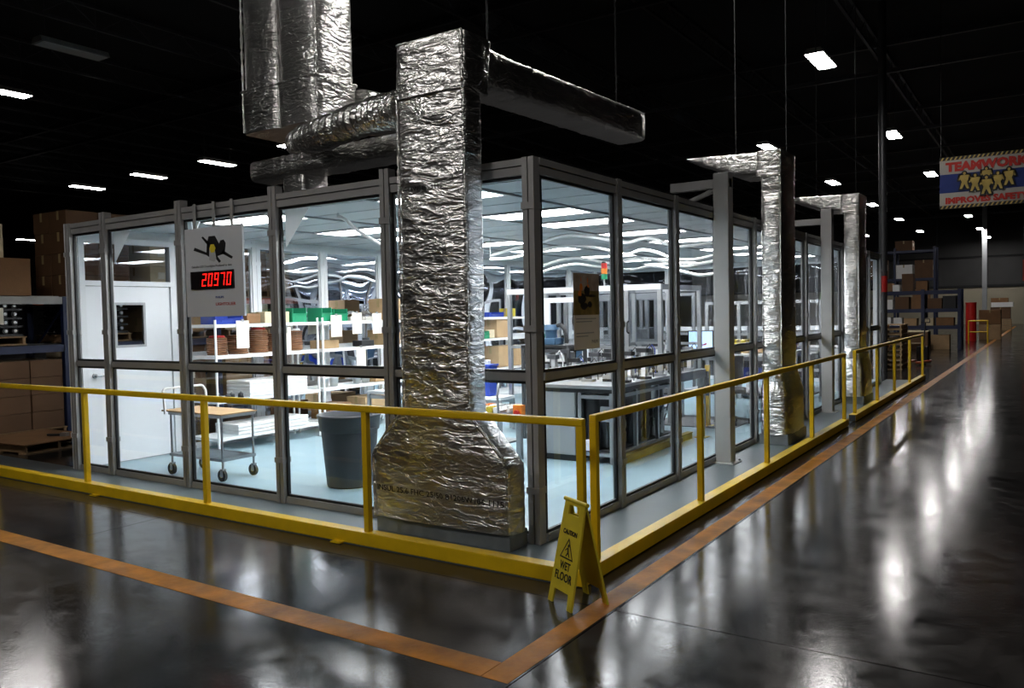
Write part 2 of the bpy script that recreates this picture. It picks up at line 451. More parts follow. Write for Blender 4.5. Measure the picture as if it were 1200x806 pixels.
B(RX-.003, RX+.003, .09, 1.2, 2.21, RH-.2).build('transom_pane', 'glass', d)

# ================================================================== columns
def col_thing(x, y, h, label, r=None):
    t = thing('steel_column', label, 'column', (x, y, 0))
    B(-.085, .085, -.085, .085, .012, h).build('shaft', 'column_paint', t, bevel=.008)
    B(-.14, .14, -.14, .14, 0, .014).build('base_plate', 'column_paint', t)
    for sx in (-1, 1):
        for sy in (-1, 1): MB().cyl((sx*.115, sy*.115, .012), (sx*.115, sy*.115, .035), .014, n=6).build('anchor_bolt', 'steel', t)
    return t
c1 = col_thing(.15, 3.75, 3.22, 'square grey steel column standing against the aisle side glazing near the corner')
B(-.6, .085, -.05, .05, 3.06, 3.16).build('roof_bracket', 'column_paint', c1)
MB().cyl((-.085, 0, 3.05), (-.5, 0, 2.90), .03, n=8).build('brace', 'column_paint', c1)
c2 = col_thing(.15, 8.8, 3.3, 'square grey steel column between the two slim foil ducts')
B(-.6, .085, -.05, .05, 3.06, 3.16).build('roof_bracket', 'column_paint', c2)
c3 = thing('building_column', 'tall round shade-darkened building column with a red band beside the clean room end', 'column', (-.5, 18.2, 0))
MB().cyl((0, 0, 0), (0, 0, 9.6), .1, n=20).build('shaft', 'alu_dark', c3)  # shaft colour carries the low light here, darker than its own paint
MB().cyl((0, 0, 2.08), (0, 0, 2.5), .104, n=20).build('red_band', 'red_plastic', c3)
c4 = thing('building_column', 'slim pale building column before the beige far wall', 'column', (-.75, 62, 0))
MB().box(-.15, .15, -.15, .15, 0, 9.6).build('shaft', 'cabinet_grey', c4)

# ================================================================== foil ducts
def sect(c, ax, ay, w, h): return (Vector(c), Vector(ax), Vector(ay), w, h)
def puff(name, secs, n_side=18, step=.025, bulge=.018, seed=0, rough=.012, ridge=.010, parent=None, cap=(True, True), corner=.12, close_noise=True, m='foil'):
    """loft of rounded rectangles (superellipse corners) with quilted bulges and creases"""
    st = []
    for a, b in zip(secs[:-1], secs[1:]):
        L = (b[0]-a[0]).length; n = max(2, int(L/step))
        for i in range(n): st.append((a, b, i/n))
    st.append((secs[-1], secs[-1], 0))
    N = n_side*4; vs = []; mb = MB()
    tot = 0; prev = None
    for a, b, t in st:
        c = a[0].lerp(b[0], t); ax = a[1].lerp(b[1], t).normalized(); ay = a[2].lerp(b[2], t).normalized()
        w = a[3]+(b[3]-a[3])*t; h = a[4]+(b[4]-a[4])*t
        if prev is not None: tot += (c-prev).length
        prev = c
        for k in range(N):
            sd, q = divmod(k, n_side); e = q/n_side*2-1
            if sd == 0: x, y, nx, ny = e, -1, 0, -1
            elif sd == 1: x, y, nx, ny = 1, e, 1, 0
            elif sd == 2: x, y, nx, ny = -e, 1, 0, 1
            else: x, y, nx, ny = -1, -e, -1, 0
            edge = 1-abs(e)**3
            p = c + ax*(x*w/2) + ay*(y*h/2)
            nrm = (ax*nx + ay*ny)
            if abs(e) > .8:
                f = (abs(e)-.8)/.2; sgn = 1 if e > 0 else -1
                tdir = ax*(0 if nx else (sgn if sd == 0 else -sgn)) + ay*(0 if ny else (sgn if sd == 1 else -sgn))
                p -= (nrm+tdir)*corner*min(w, h)*.18*f*f
            zz = p.z if abs((secs[-1][0]-secs[0][0]).normalized().z) > .5 else tot
            nz = noise.noise(Vector((p.x*2.2+seed, p.y*2.2, zz*9)))
            rd = 1-abs(noise.noise(Vector((p.x*4+seed, p.y*4+3, zz*15+p.x*3))))*2.2
            lo = noise.noise(Vector((p.x*1.5+seed*2, p.y*1.5, zz*2.5)))
            fi = noise.noise(Vector((p.x*9+seed, p.y*9, zz*26)))+.6*noise.noise(Vector((p.x*21, p.y*21+seed, zz*40)))
            d = bulge*edge*(.7+.6*lo) + 0.6*rough*nz*(.35+.65*edge) + .6*ridge*max(0, rd)*(.4+.6*edge) + .005*fi
            vs.append(p + nrm*d)
    nr = len(st)
    fs = [(i*N+k, i*N+(k+1) % N, (i+1)*N+(k+1) % N, (i+1)*N+k) for i in range(nr-1) for k in range(N)]
    mb.add(vs, fs, True)
    if cap[0]: mb.add(vs[:N], [tuple(range(N-1, -1, -1))])
    if cap[1]: mb.add(vs[-N:], [tuple(range(N))])
    return mb.build(name, m, parent)
X, Y, Z = (1, 0, 0), (0, 1, 0), (0, 0, 1)
def vsec(x0, x1, y0, y1, z): return sect(((x0+x1)/2, (y0+y1)/2, z), X, Y, x1-x0, y1-y0)
def seam(mb, path, r=.012, seed=0):
    P = []
    for a, b in zip(path[:-1], path[1:]):
        a, b = Vector(a), Vector(b); n = max(2, int((b-a).length/.03))
        for i in range(n+1):
            p = a.lerp(b, i/n)
            P.append(p + Vector((noise.noise(p*23), noise.noise(p*23+Vector((5, 0, 0))), noise.noise(p*19)))*.006)
    return mb.tube(P, [r*(1+.7*noise.noise(p*31)) for p in P], 6)

D1 = thing('foil_duct', 'large foil wrapped duct rising from a wide floor plenum at the front wall', 'duct', (0, 0, 0))
B(-1.33, -.045, -.335, -.1, .004, .135).build('sheet_metal_curb', 'galv', D1, bevel=.006)
pl = puff('plenum', [vsec(-1.335, -.04, -.345, -.13, .125), vsec(-1.33, -.04, -.35, -.13, .62), vsec(-1.30, -.09, -.35, -.13, .68)], 26, .02, .02, 1, .012, .012, D1)
sh = puff('shoulder', [vsec(-1.30, -.09, -.348, -.125, .67), vsec(-1.03, -.37, -.342, -.125, .985)], 24, .02, .022, 2, .016, .018, D1)
ri = puff('riser', [vsec(-1.02, -.38, -.345, -.125, .97), vsec(-.99, -.37, -.345, -.125, 2.0), vsec(-.985, -.365, -.345, -.125, 3.40)], 24, .02, .014, 3, .012, .014, D1)
el = puff('elbow_box', [vsec(-1.0, -.35, -.365, -.05, 3.36), vsec(-.985, -.355, -.355, .02, 3.77)], 24, .02, .012, 4, .010, .014, D1)
ar = puff('horizontal_arm', [sect((-.64, -.02, 3.60), X, Z, .50, .28), sect((-.58, .35, 3.60), X, Z, .38, .27), sect((-.56, 2.88, 3.66), X, Z, .34, .29)], 18, .025, .02, 5, .012, .010, D1)
sm_ = MB()
for x, y in ((-.372, -.348), (-1.0, -.348)): seam(sm_, [(x, y, .98), (x+.006, y, 3.4)])
seam(sm_, [(-1.0, -.352, 3.40), (-.36, -.352, 3.37), (-.36, -.06, 3.37)])
seam(sm_, [(-1.33, -.352, .13), (-1.33, -.352, .62), (-1.29, -.352, .69), (-1.03, -.352, .98)])
seam(sm_, [(-.045, -.35, .14), (-.045, -.35, .62), (-.09, -.35, .69), (-.375, -.35, .98), (-1.03, -.352, .98)])
seam(sm_, [(-.362, -.358, 3.4), (-.362, -.358, 3.77), (-.98, -.358, 3.77)])
sm_.build('tape_seam', 'foil', D1)
bv = {}
for o in (pl, ri):
    me = o.data; bv[o.name] = BVHTree.FromPolygons([v.co for v in me.vertices], [p.vertices for p in me.polygons])
def print_on(body, x, z, w, h, part, slope=0):
    me = fit(text_mesh(body, .05, 'black', 0, .0006), w, h)
    bm = bmesh.new(); bm.from_mesh(me)
    bmesh.ops.subdivide_edges(bm, edges=[e for e in bm.edges if e.calc_length() > .02], cuts=1)
    for v in bm.verts:
        px, pz = x+v.co.x, z+v.co.y+slope*v.co.x
        hit = bv[part.name].ray_cast(Vector((px, -.8, pz)), Vector((0, 1, 0)))
        v.co = (px, (hit[0].y if hit[0] else -.36)-.0025, pz)
    bm.to_mesh(me); bm.free()
    o = link('printed_lettering', me, part); o['kind'] = 'stuff'; return o
print_on('INSUL 25.6 FHC 25/50 81206W106 1115', -1.30, .34, 1.22, .046, pl, -.012)
print_on('206W106  1115', -.93, 2.66, .36, .034, ri)
print_on('25.6 FHC 25/50 81206W106', -.95, 1.52, .5, .03, ri)

def slim_duct(y, label):
    t = thing('slim_foil_duct', label, 'duct', (0, y, 0))
    B(.1, .46, 0, .92, .004, .14).build('sheet_metal_curb', 'galv', t, bevel=.006)
    puff('plenum', [vsec(.12, .44, .0, .92, .13), vsec(.12, .43, .02, .92, .66), vsec(.125, .40, .06, .86, .80)], 16, .03, .02, y+1, .02, .02, t)
    puff('collar', [vsec(.125, .40, .06, .86, .79), vsec(.125, .37, .07, .80, .96), vsec(.125, .36, .08, .78, 1.0)], 16, .02, .03, y+2, .03, .03, t)
    puff('riser', [vsec(.125, .37, .08, .78, .98), vsec(.125, .37, .08, .78, 3.42)], 16, .025, .02, y+3, .016, .016, t)
    puff('elbow_box', [vsec(.06, .37, .06, .80, 3.38), vsec(.08, .38, .07, .79, 3.70)], 16, .025, .012, y+4, .012, .012, t)
    a = sect((.1, .43, 3.56), Y, Z, .70, .27)
    puff('horizontal_arm', [a, sect((-.2, .43, 3.57), Y, Z, .70, .27), sect((-.52, .43, 3.64), Y, Z, .70, .15), sect((-.85, .43, 3.71), Y, Z, .70, .015)], 14, .025, .014, y+5, .010, .010, t)
    q = MB(); seam(q, [(.372, .07, .98), (.372, .07, 3.7)], .012); seam(q, [(.10, .07, 3.4), (.375, .07, 3.4), (.375, .79, 3.4)], .012)
    q.build('tape_seam', 'foil', t)
    return t
slim_duct(5.17, 'slim foil duct on the aisle side wall, nearer the corner column')
slim_duct(10.12, 'slim foil duct on the aisle side wall, farther along near its end')

# twin overhead duct dropping from the roof above the clean room
D4 = thing('overhead_duct', 'twin foil wrapped duct dropping from the dark roof above the clean room', 'duct', (0, 0, 0))
for x0, x1, sd in ((-4.44, -3.86, 11), (-3.84, -3.27, 12)):
    puff('drop', [vsec(x0, x1, 1.0, 1.55, 4.24), vsec(x0, x1, 1.0, 1.55, 9.55)], 14, .035, .03, sd, .016, .016, D4)
    puff('end_boot', [vsec(x0-.0, x1+.0, .98, 1.57, 3.80), vsec(x0-.03, x1+.02, .97, 1.58, 4.28)], 14, .03, .02, sd+5, .012, .012, D4)
puff('run_out', [sect((-3.28, 1.55, 4.0), X, Z, .42, .40), sect((-3.1, 2.2, 4.0), X, Z, .40, .38), sect((-3.1, 2.75, 4.0), X, Z, .40, .38)], 14, .03, .02, 13, .012, .014, D4)
qs = MB()
for x in (-4.44, -3.85, -3.27): seam(qs, [(x, .985, 3.82), (x, .985, 9.5)], .014)
seam(qs, [(-4.46, .965, 4.27), (-3.25, .965, 4.27), (-3.25, 1.57, 4.27)], .018)
qs.build('tape_seam', 'foil', D4)
fl = thing('flexible_duct', 'corrugated flexible foil hose linking the twin duct to the large riser', 'duct', (0, 0, 0))
ctrl = [(-3.62, 1.05, 3.61), (-3.35, .85, 3.56), (-2.9, .5, 3.47), (-2.4, .22, 3.40), (-1.8, 0.0, 3.38), (-1.35, -.14, 3.36), (-1.06, -.2, 3.34)]
P = []
for i in range(len(ctrl)-1):
    p0 = Vector(ctrl[max(i-1, 0)]); p1 = Vector(ctrl[i]); p2 = Vector(ctrl[i+1]); p3 = Vector(ctrl[min(i+2, len(ctrl)-1)])
    for k in range(24):
        t = k/24
        P.append(.5*((2*p1)+(p2-p0)*t+(2*p0-5*p1+4*p2-p3)*t*t+(3*p1-p0-3*p2+p3)*t**3))
MB().tube(P, [.135+.016*math.sin(i*math.pi/2.5)+.012*noise.noise(p*9) for i, p in enumerate(P)], 20).build('hose', 'foil', fl)
MB().tube([P[0]-(P[1]-P[0])*2, P[2]], [.155, .152], 20).build('hose_collar', 'foil', fl)
ld = thing('roof_duct', 'low foil wrapped branch duct lying above the clean room roof', 'duct', (0, 0, 0))
puff('branch', [sect((-3.76, .68, 3.25), Y, Z, .34, .19), sect((-1.2, .55, 3.25), Y, Z, .34, .19)], 12, .03, .014, 21, .012, .012, ld)
puff('roof_boot', [vsec(-3.30, -2.98, .52, .84, 2.862), vsec(-3.30, -2.98, .52, .84, 3.18)], 12, .03, .01, 22, .012, .012, ld)

# ================================================================== guard rails
def guard(name, label, p0, p1, posts, cap0=False, tabs=(), z=1.03):
    """straight rail from p0 to p1 in the xy plane; posts are distances from p0"""
    a, b = Vector((*p0, 0)), Vector((*p1, 0)); d = (b-a).normalized(); L = (b-a).length
    t = thing(name, label, 'guard rail', a); t.rotation_euler = (0, 0, math.atan2(d.y, d.x))
    B(0, L, -.05, .05, .006, .106).build('base_tube', 'yellow', t, bevel=.006)
    for q in posts: B(q-.024, q+.024, -.024, .024, .1, z-.02).build('post', 'yellow', t, bevel=.005)
    MB().box(posts[0]-.024, posts[-1]+.024, -.026, .026, z-.026, z+.026).build('top_rail', 'yellow', t, bevel=.012)
    if cap0: B(-.008, .0, -.045, .045, .01, .10).build('end_cap', 'rubber', t)
    for q in tabs: B(q-.05, q+.05, -.10, -.05, .004, .014).build('floor_tab', 'yellow', t)
    return t
guard('guard_rail', 'yellow steel guard rail along the front of the clean room', (-8.7, -.685), (.77, -.685), [1.82, 3.75, 5.68, 7.61, 9.44], tabs=(4.0, 7.35))
guard('guard_rail', 'yellow steel guard rail on the aisle side starting at the wet floor sign', (.72, -.53), (.72, 7.25), [.06, 1.97, 3.9, 5.82, 7.72], True)
guard('guard_rail', 'yellow steel guard rail on the aisle side, the far section', (.72, 7.75), (.72, 15.85), [.2, 2.1, 3.95, 5.95, 8.0], True)

# ================================================================== wet floor sign
sg = thing('wet_floor_sign', 'yellow folding wet floor caution sign standing at the rail corner', 'floor sign', (.85, -.955, 0), math.atan2(-.496, .868))
def sign_panel(sgn):
    lean = .125
    f = lambda u, v, q: (u, sgn*(lean*(1-v/.60))+sgn*q, v)
    mb = MB()
    mb.prism([(-.135, 0), (-.085, 0), (-.075, .085), (.075, .085), (.085, 0), (.135, 0), (.115, .52), (-.115, .52)], f, -.006, .006)
    mb.prism([(-.115, .52), (-.055, .52), (-.055, .575), (-.112, .575)], f, -.006, .006)
    mb.prism([(.055, .52), (.115, .52), (.112, .575), (.055, .575)], f, -.006, .006)
    mb.prism([(-.112, .575), (.112, .575), (.11, .60), (-.11, .60)], f, -.006, .006)
    p = mb.build('sign_panel', 'sign_yellow', sg)
    return p
pf = sign_panel(-1); pb = sign_panel(1)
MB().cyl((-.125, 0, .60), (.125, 0, .60), .013, n=12).build('hinge_bar', 'sign_yellow', sg)
def on_panel(me, u, v, name):
    o = link(name, me, pf)
    yd = Vector((0, .125, .60)).normalized()
    orient(o, Vector((u, -.125*(1-v/.60), v)) + Vector((0, -.60, .125)).normalized()*.0078, (1, 0, 0), yd)
    return o
on_panel(fit(text_mesh('CAUTION', .05, 'black', .0004, .0025), .155, .03), -.0775, .405, 'caution_lettering')
on_panel(fit(text_mesh('WET', .05, 'black', .0004, .0012), .115, .048), -.0575, .205, 'wet_lettering')
on_panel(fit(text_mesh('FLOOR', .05, 'black', .0004, .0012), .19, .052), -.095, .14, 'floor_lettering')
tr = MB()
def flat(mb, pts): mb.add([(a, b, 0) for a, b in pts], [tuple(range(len(pts)))]); return mb
T = [(-.075, 0), (.075, 0), (0, .125)]; I = [(-.06, .009), (.06, .009), (0, .108)]
for i in range(3): flat(tr, [T[i], T[(i+1) % 3], I[(i+1) % 3], I[i]])
on_panel(tr.mesh('warning_triangle', 'black'), 0, .268, 'warning_triangle')
fg = MB()
flat(fg, [(.006+.010*math.cos(a*math.pi/5), .078+.010*math.sin(a*math.pi/5)) for a in range(10)])
flat(fg, [(-.006, .068), (.010, .066), (.018, .040), (.004, .034)]); flat(fg, [(.004, .036), (.018, .040), (.034, .016), (.026, .014)])
flat(fg, [(.002, .040), (.012, .036), (-.004, .014), (-.014, .014)]); flat(fg, [(-.004, .066), (-.026, .05), (-.024, .044), (-.002, .058)])
on_panel(fg.mesh('slipping_figure', 'black'), 0, .268, 'slipping_figure')

# ================================================================== counter sign on the front glazing
cs = thing('counter_sign', 'grey hanging production counter sign with red digital numbers', 'sign', (-3.6, -.098, 1.75))
B(-.44, .44, -.012, .012, 0, .87).build('board', 'sign_grey', cs, bevel=.003)
for x in (-.30, .0, .27): B(x-.018, x+.018, .004, .014, .86, 1.115).build('hanger_strap', 'rack_grey', cs)
B(-.35, .31, -.024, -.012, .27, .445).build('display', 'screen_black', cs)
SEG = {'0': 'abcdef', '2': 'abged', '9': 'abcdfg', '7': 'abc'}
def digit(ch, x, w=.066, h=.128, t=.017):
    mb = MB(); z = .295
    R_ = {'a': (0, w, h-t, h), 'd': (0, w, 0, t), 'g': (0, w, h/2-t/2, h/2+t/2), 'f': (0, t, h/2, h), 'b': (w-t, w, h/2, h), 'e': (0, t, 0, h/2), 'c': (w-t, w, 0, h/2)}
    for s_ in SEG[ch]:
        u0, u1, v0, v1 = R_[s_]; g = .003; k = .16
        mb.prism([(u0+g, v0+g), (u1-g, v0+g), (u1-g, v1-g), (u0+g, v1-g)], lambda u, v, q: (x+u+k*v, q, z+v), -.0265, -.0245)
    return mb.build('digit', 'led_red', cs)
for i, ch in enumerate('20970'): digit(ch, -.175+i*.094)
def on_board(body, x, z, w, h, m, name):
    o = link(name, fit(text_mesh(body, .05, m, .0004, .0012), w, h), cs); orient(o, (x, -.0135, z), (1, 0, 0), (0, 0, 1)); return o
on_board('Calculite LED Downlights Produced to date', -.34, .475, .62, .028, 'ink_grey', 'caption_lettering')
on_board('PHILIPS', .02, .175, .125, .022, 'ink_blue', 'maker_lettering')
on_board('LIGHTOLIER', .02, .105, .30, .03, 'ink_red', 'brand_lettering')
pic = MB()
def fl2(pts): pic.add([(a, -.0135, b) for a, b in pts], [tuple(range(len(pts)))])
fl2([(-.30, .655), (-.10, .60), (-.08, .62), (-.28, .685)]); fl2([(-.17, .775), (-.145, .785), (-.04, .71), (-.07, .69)])
fl2([(-.10, .60), (-.02, .56), (.06, .58), (.18, .60), (.20, .70), (.17, .735), (.12, .73), (.10, .70), (.04, .78), (-.06, .78), (-.09, .70)])
fl2([(.12, .61), (.16, .63), (.30, .565), (.28, .545)]); fl2([(.02, .58), (.06, .59), (.12, .53), (.09, .515)])
pic.build('product_picture', 'black', cs)
pic = MB(); fl2([(-.06, .55), (.02, .53), (.05, .56), (.03, .66), (-.05, .67)]); ob = pic.build('product_picture', 'grey_light', cs); ob.location.y = -.0004
pic = MB(); fl2([(-.05, .66), (-.03, .62), (.02, .62), (.045, .66), (.02, .70), (-.03, .70)]); ob = pic.build('product_picture', 'sign_yellow', cs); ob.location.y = -.0008

# ================================================================== poster on the side glazing
po = thing('hanging_poster', 'tall poster with an outdoor photo taped to the side glazing', 'poster', (.055, .48, 1.42))
B(0, .004, 0, .43, 0, .275).build('text_panel', 'poster_sheet', po)
B(0, .004, 0, .43, .275, .47).build('photo_field', 'poster_photo', po)
B(0, .004, 0, .43, .47, .61).build('photo_sky', 'poster_sky', po)
def blob(mb, cy, cz, ry, rz, n=9, sd=0):
    rr = random.Random(sd)
    pts = [(.0048, cy+ry*(.7+.5*rr.random())*math.cos(2*math.pi*k/n), cz+rz*(.7+.5*rr.random())*math.sin(2*math.pi*k/n)) for k in range(n)]
    mb.add(pts, [tuple(range(n))])
m1, m2 = MB(), MB()
for k, (a, b, c, d_) in enumerate(((.12, .50, .04, .05), (.12, .56, .015, .03), (.23, .555, .015, .035), (.10, .45, .05, .04), (.24, .51, .03, .02))): blob(m1, a, b, c*.6, d_*.7, sd=k)
for k, (a, b, c, d_) in enumerate(((.13, .40, .06, .05), (.22, .46, .05, .05), (.17, .35, .05, .03), (.26, .36, .03, .03), (.30, .43, .06, .012))): blob(m2, a, b, c+.01, d_, sd=k+20)
m2.build('riders', 'black', po)['kind'] = 'stuff'; ob = m1.build('riders', 'orange_plastic', po); ob['label'] = 'orange blurred figures in the photo'; ob['kind'] = 'stuff'; ob.location.x = .0003
for z, w_ in ((.245, .34), (.222, .27), (.13, .3), (.105, .2)): B(.0042, .0046, .03, .03+w_, z-.004, z+.004).build('text_line', 'rack_grey', po)
link_ = link('maker_lettering', fit(text_mesh('PHILIPS', .05, 'ink_grey', .0003), .11, .026), po); orient(link_, (.0047, .29, .045), (0, 1, 0), (0, 0, 1))

# ================================================================== high bay lamps
lamp_body = MB().prism([(-.20, .0), (.20, .0), (.14, .11), (-.14, .11)], lambda u, v, q: (u, q, v), -.66, .66).mesh('housing', 'rack_grey')
lamp_lens = B(-.175, .175, -.625, .625, -.012, -.002).mesh('lens', 'lamp_lens')
lamp_off = B(-.175, .175, -.625, .625, -.012, -.002).mesh('lens', 'white_plastic')
lamp_rod = MB().cyl((0, -.5, .11), (0, -.5, 2.6), .006, n=5).cyl((0, .5, .11), (0, .5, 2.6), .006, n=5).mesh('hanger_rod', 'alu_dark')
lamp_rods = [MB().cyl((0, s_, .10), (0, s_, 2.6), .006, n=5).mesh('hanger_rod', 'alu_dark') for s_ in (-.5, .5)]
def lamp(x, y, label, on=True):
    t = thing('high_bay_light', label, 'light', (x, y, 7.0), group='high bay lamps')
    link('housing', lamp_body, t); link('lens', lamp_lens if on else lamp_off, t)
    for r_ in lamp_rods: link('hanger_rod', r_, t)
    return t
A1 = ['largest lit lamp above the aisle', 'second lit lamp along the aisle row', 'lit lamp beside the edge of the teamwork banner', 'aisle lamp hidden behind the banner', 'aisle lamp just below the banner', 'second aisle lamp below the banner', 'third and smallest aisle lamp below the banner']
for (x, y), l in zip(((-.95, 13.35), (-.92, 22.65), (-.88, 32), (-.92, 41.5), (-.95, 51.06), (-1.0, 61.2), (-1.0, 70.3)), A1): lamp(x, y, l)
A2 = ['lit lamp peeking over the nearer slim duct', 'lit lamp between the two slim ducts', 'lit lamp just past the farther slim duct', 'lit lamp in the row left of the banner, fourth along', 'lit lamp in the row left of the banner, fifth along']
for (x, y), l in zip(((-4.6, 22.15), (-4.57, 31.6), (-4.6, 41.0), (-4.6, 50.0), (-4.65, 60.0)), A2): lamp(x, y, l)
lamp(-8.42, 60.7, 'small distant lit lamp beside the tall round building column')
A3 = ['lit lamp half hidden below the twin overhead duct', 'lit lamp closest to the twin overhead duct', 'middle lit lamp of the three above the glazed front', 'lit lamp above the tall carton tower']
for (x, y), l in zip(((-16.45, 12.6), (-20.35, 12.6), (-24.3, 12.6), (-28.4, 12.6)), A3): lamp(x, y, l)
lamp(-16.75, 4.1, 'lit lamp cut by the picture edge high over the racks')
lamp(-50.8, 21.2, 'far lit lamp seen low between the carton stacks')
lamp(-12.73, 3.6, 'unlit dusty lamp hanging high in the dark roof', False)
lamp(-1.0, 4.0, 'lit lamp out of view above the clean room corner')
for k, (x, y) in enumerate(((-4.75, -5.3), (-1.0, -5.3), (-4.75, -14.5), (6.8, -5.3), (10.7, -5.3))):  # last position is an added fill lamp brightening the poster on the side glazing
    lamp(x, y, 'lit lamp behind the photographer, ' + ['before the counter sign', 'before the large duct', 'farthest back', 'over the aisle', 'added past the aisle to brighten the poster'][k])

# ================================================================== banner
bn = thing('safety_banner', 'hanging teamwork improves safety banner with red lettering and yellow figures', 'banner', (1.05, 16, 3.9))
BW, BH = 1.86, 1.17
def cloth(x0, x1, z0, z1, off, m, name):
    mb = MB(); n = max(2, int((x1-x0)/.08)); vs = []
    for i in range(n+1):
        x = x0+(x1-x0)*i/n; w_ = .012*math.sin(x*4.1)
        vs += [(x, w_+off, z0), (x, w_+off, z1), (x, w_+off+.004, z0), (x, w_+off+.004, z1)]
    fs = []
    for i in range(n):
        a = i*4; b = a+4
        fs += [(a, b, b+1, a+1), (a+2, a+3, b+3, b+2), (a, a+2, b+2, b), (a+1, b+1, b+3, a+3)]
    mb.add(vs, fs+[(0, 1, 3, 2), (n*4, n*4+2, n*4+3, n*4+1)], False)
    return mb.build(name, m, bn)
cloth(0, BW, 0, BH, 0, 'banner_white', 'sheet'); cloth(0, BW, .36, .78, -.003, 'banner_blue', 'blue_band')
for z in (0, BH-.075):
    cloth(0, BW, z, z+.075, -.003, 'black', 'hazard_edge')
    st = MB()
    for k in range(int(BW/.09)):
        x = .02+k*.09
        y = .012*math.sin((x+.04)*4.1)-.006
        st.add([(x, y, z+.004), (x+.035, y, z+.004), (x+.075, y, z+.071), (x+.04, y, z+.071)], [(0, 1, 2, 3)])
    st.build('hazard_stripes', 'banner_yellow', bn)['kind'] = 'stuff'
def banner_text(body, x, z, w, h):
    me = fit(text_mesh(body, .2, 'banner_red', .002, .012), w, h)
    for v in me.vertices: v.co = (v.co.x, v.co.y, v.co.z - .012*math.sin((x+v.co.x)*4.1))
    o = link('lettering', me, bn); orient(o, (x, -.008, z), (1, 0, 0), (0, 0, 1))
banner_text('TEAMWORK', .12, .83, 1.62, .22); banner_text('IMPROVES SAFETY', .12, .105, 1.62, .15)
def figure(x, z, s_, m, g=0, off=-.02):
    mb = MB(); q = off
    def pg(pts): mb.add([(x+a*s_, q, z+b*s_) for a, b in pts], [tuple(range(len(pts)))])
    pg([((.045+g)*math.cos(a*math.pi/5), .53+(.055+g)*math.sin(a*math.pi/5)) for a in range(10)])
    pg([(-.15-g, .47+g), (.15+g, .47+g), (.17+g, .38), (.09+g, .25), (.085+g, .2), (-.085-g, .2), (-.09-g, .25), (-.17-g, .38)])
    for sg_ in (-1, 1):
        pg([(sg_*a, b) for a, b in ((.0, .22), (.085+g, .22), (.15+g, -.02-g), (.08-g, -.02-g), (.0, .15))])
        pg([(sg_*a, b) for a, b in ((.12, .47+g), (.16+g, .45), (.2+g, .3-g), (.15, .29-g))])
    return mb.build('figure', m, bn)
for k, (x, z, s_) in enumerate(((.50, .44, .62), (.93, .52, .58), (1.36, .44, .62), (.71, .37, .62), (1.15, .37, .62), (.93, .28, .66))):
    figure(x, z, s_, 'black', .05, -.017-.003*k); figure(x, z, s_, 'banner_yellow', 0, -.0185-.003*k)
for x in (.03, BW-.03): MB().cyl((x, 0, BH-.01), (x, 0, 5.68), .006, n=5).build('hanger_cord', 'black', bn)
rb = thing('red_banner', 'plain dark red banner hanging before the far wall', 'banner', (1.6, 60, 3.2))
B(0, 1.8, 0, .01, 0, 1.45).build('sheet', 'banner_red', rb)
B(0, 1.8, -.01, .02, 1.44, 1.49).build('top_batten', 'alu_dark', rb)
for x in (.05, 1.75): MB().cyl((x, 0, 1.45), (x, 0, 6.4), .008, n=5).build('hanger_cord', 'black', rb)

# hanging rods and conduits under the dark roof
def rod(x, y, z0, label, m='alu_dark', r=.009):
    t = thing('hanging_rod', label, 'rod', (x, y, z0), group='rods under the roof')
    MB().cyl((0, 0, 0), (0, 0, 9.6-z0), r, n=6).build('rod', 'rubber', t); MB().cyl((0, 0, -.02), (0, 0, .02), r*2, n=6).build('rod_nut', 'steel', t)
for x, y, z0, l in ((-.65, 2.75, 3.86, 'thin steel rod holding the end of the large duct arm'), (-.3, 5.6, 3.74, 'thin steel rod above the nearer slim duct elbow'),
                    (.25, 6.0, 3.74, 'thin steel rod rising from the nearer slim duct riser'), (-.4, 10.5, 3.74, 'thin steel rod above the farther slim duct arm'),
                    (.2, 10.9, 3.74, 'thin steel rod rising from the farther slim duct riser'), (-.66, .4, 3.78, 'thin steel rod behind the large duct elbow')):
    rod(x, y, z0, l)

# ================================================================== cartons, pallets, racks
_cm = {}
def carton(x, y, z, sx, sy, sz, label, group=None, m='cardboard', rz=0, lab=False, tape=True):
    """x, y centre, z bottom"""
    k = (round(sx, 2), round(sy, 2), round(sz, 2), m)
    if k not in _cm:
        _cm[k] = (B(-sx/2, sx/2, -sy/2, sy/2, 0, sz).mesh('carton_body', m, bevel=.006),
                  MB().box(-.03, .03, -sy/2-.002, -sy/2, max(.005, sz-.14), sz).box(-.03, .03, -sy/2-.002, sy/2+.002, sz, sz+.002).box(-.03, .03, sy/2, sy/2+.002, max(.005, sz-.14), sz).mesh('tape_strip', 'tape'),
                  B(sx/2, sx/2+.002, -sy*.2, sy*.05, sz*.45, sz*.75).mesh('paper_label', 'paper'))
    t = thing('carton', label, 'box', (x, y, z), rz, group)
    link('carton_body', _cm[k][0], t)
    if tape: link('tape_strip', _cm[k][1], t)
    if lab: link('paper_label', _cm[k][2], t)
    return t
pal_b = B(-.05, .05, -.5, .5, .11, .13).mesh('deck_board', 'wood'); pal_u = B(-.05, .05, -.5, .5, 0, .02).mesh('bottom_board', 'wood')
pal_pale = (B(-.05, .05, -.5, .5, .11, .13).mesh('deck_board', 'pale_wood'), B(-.05, .05, -.5, .5, 0, .02).mesh('bottom_board', 'pale_wood'), B(-.55, .55, -.02, .02, .02, .11).mesh('stringer', 'pale_wood'))
pal_s = B(-.55, .55, -.02, .02, .02, .11).mesh('stringer', 'wood')
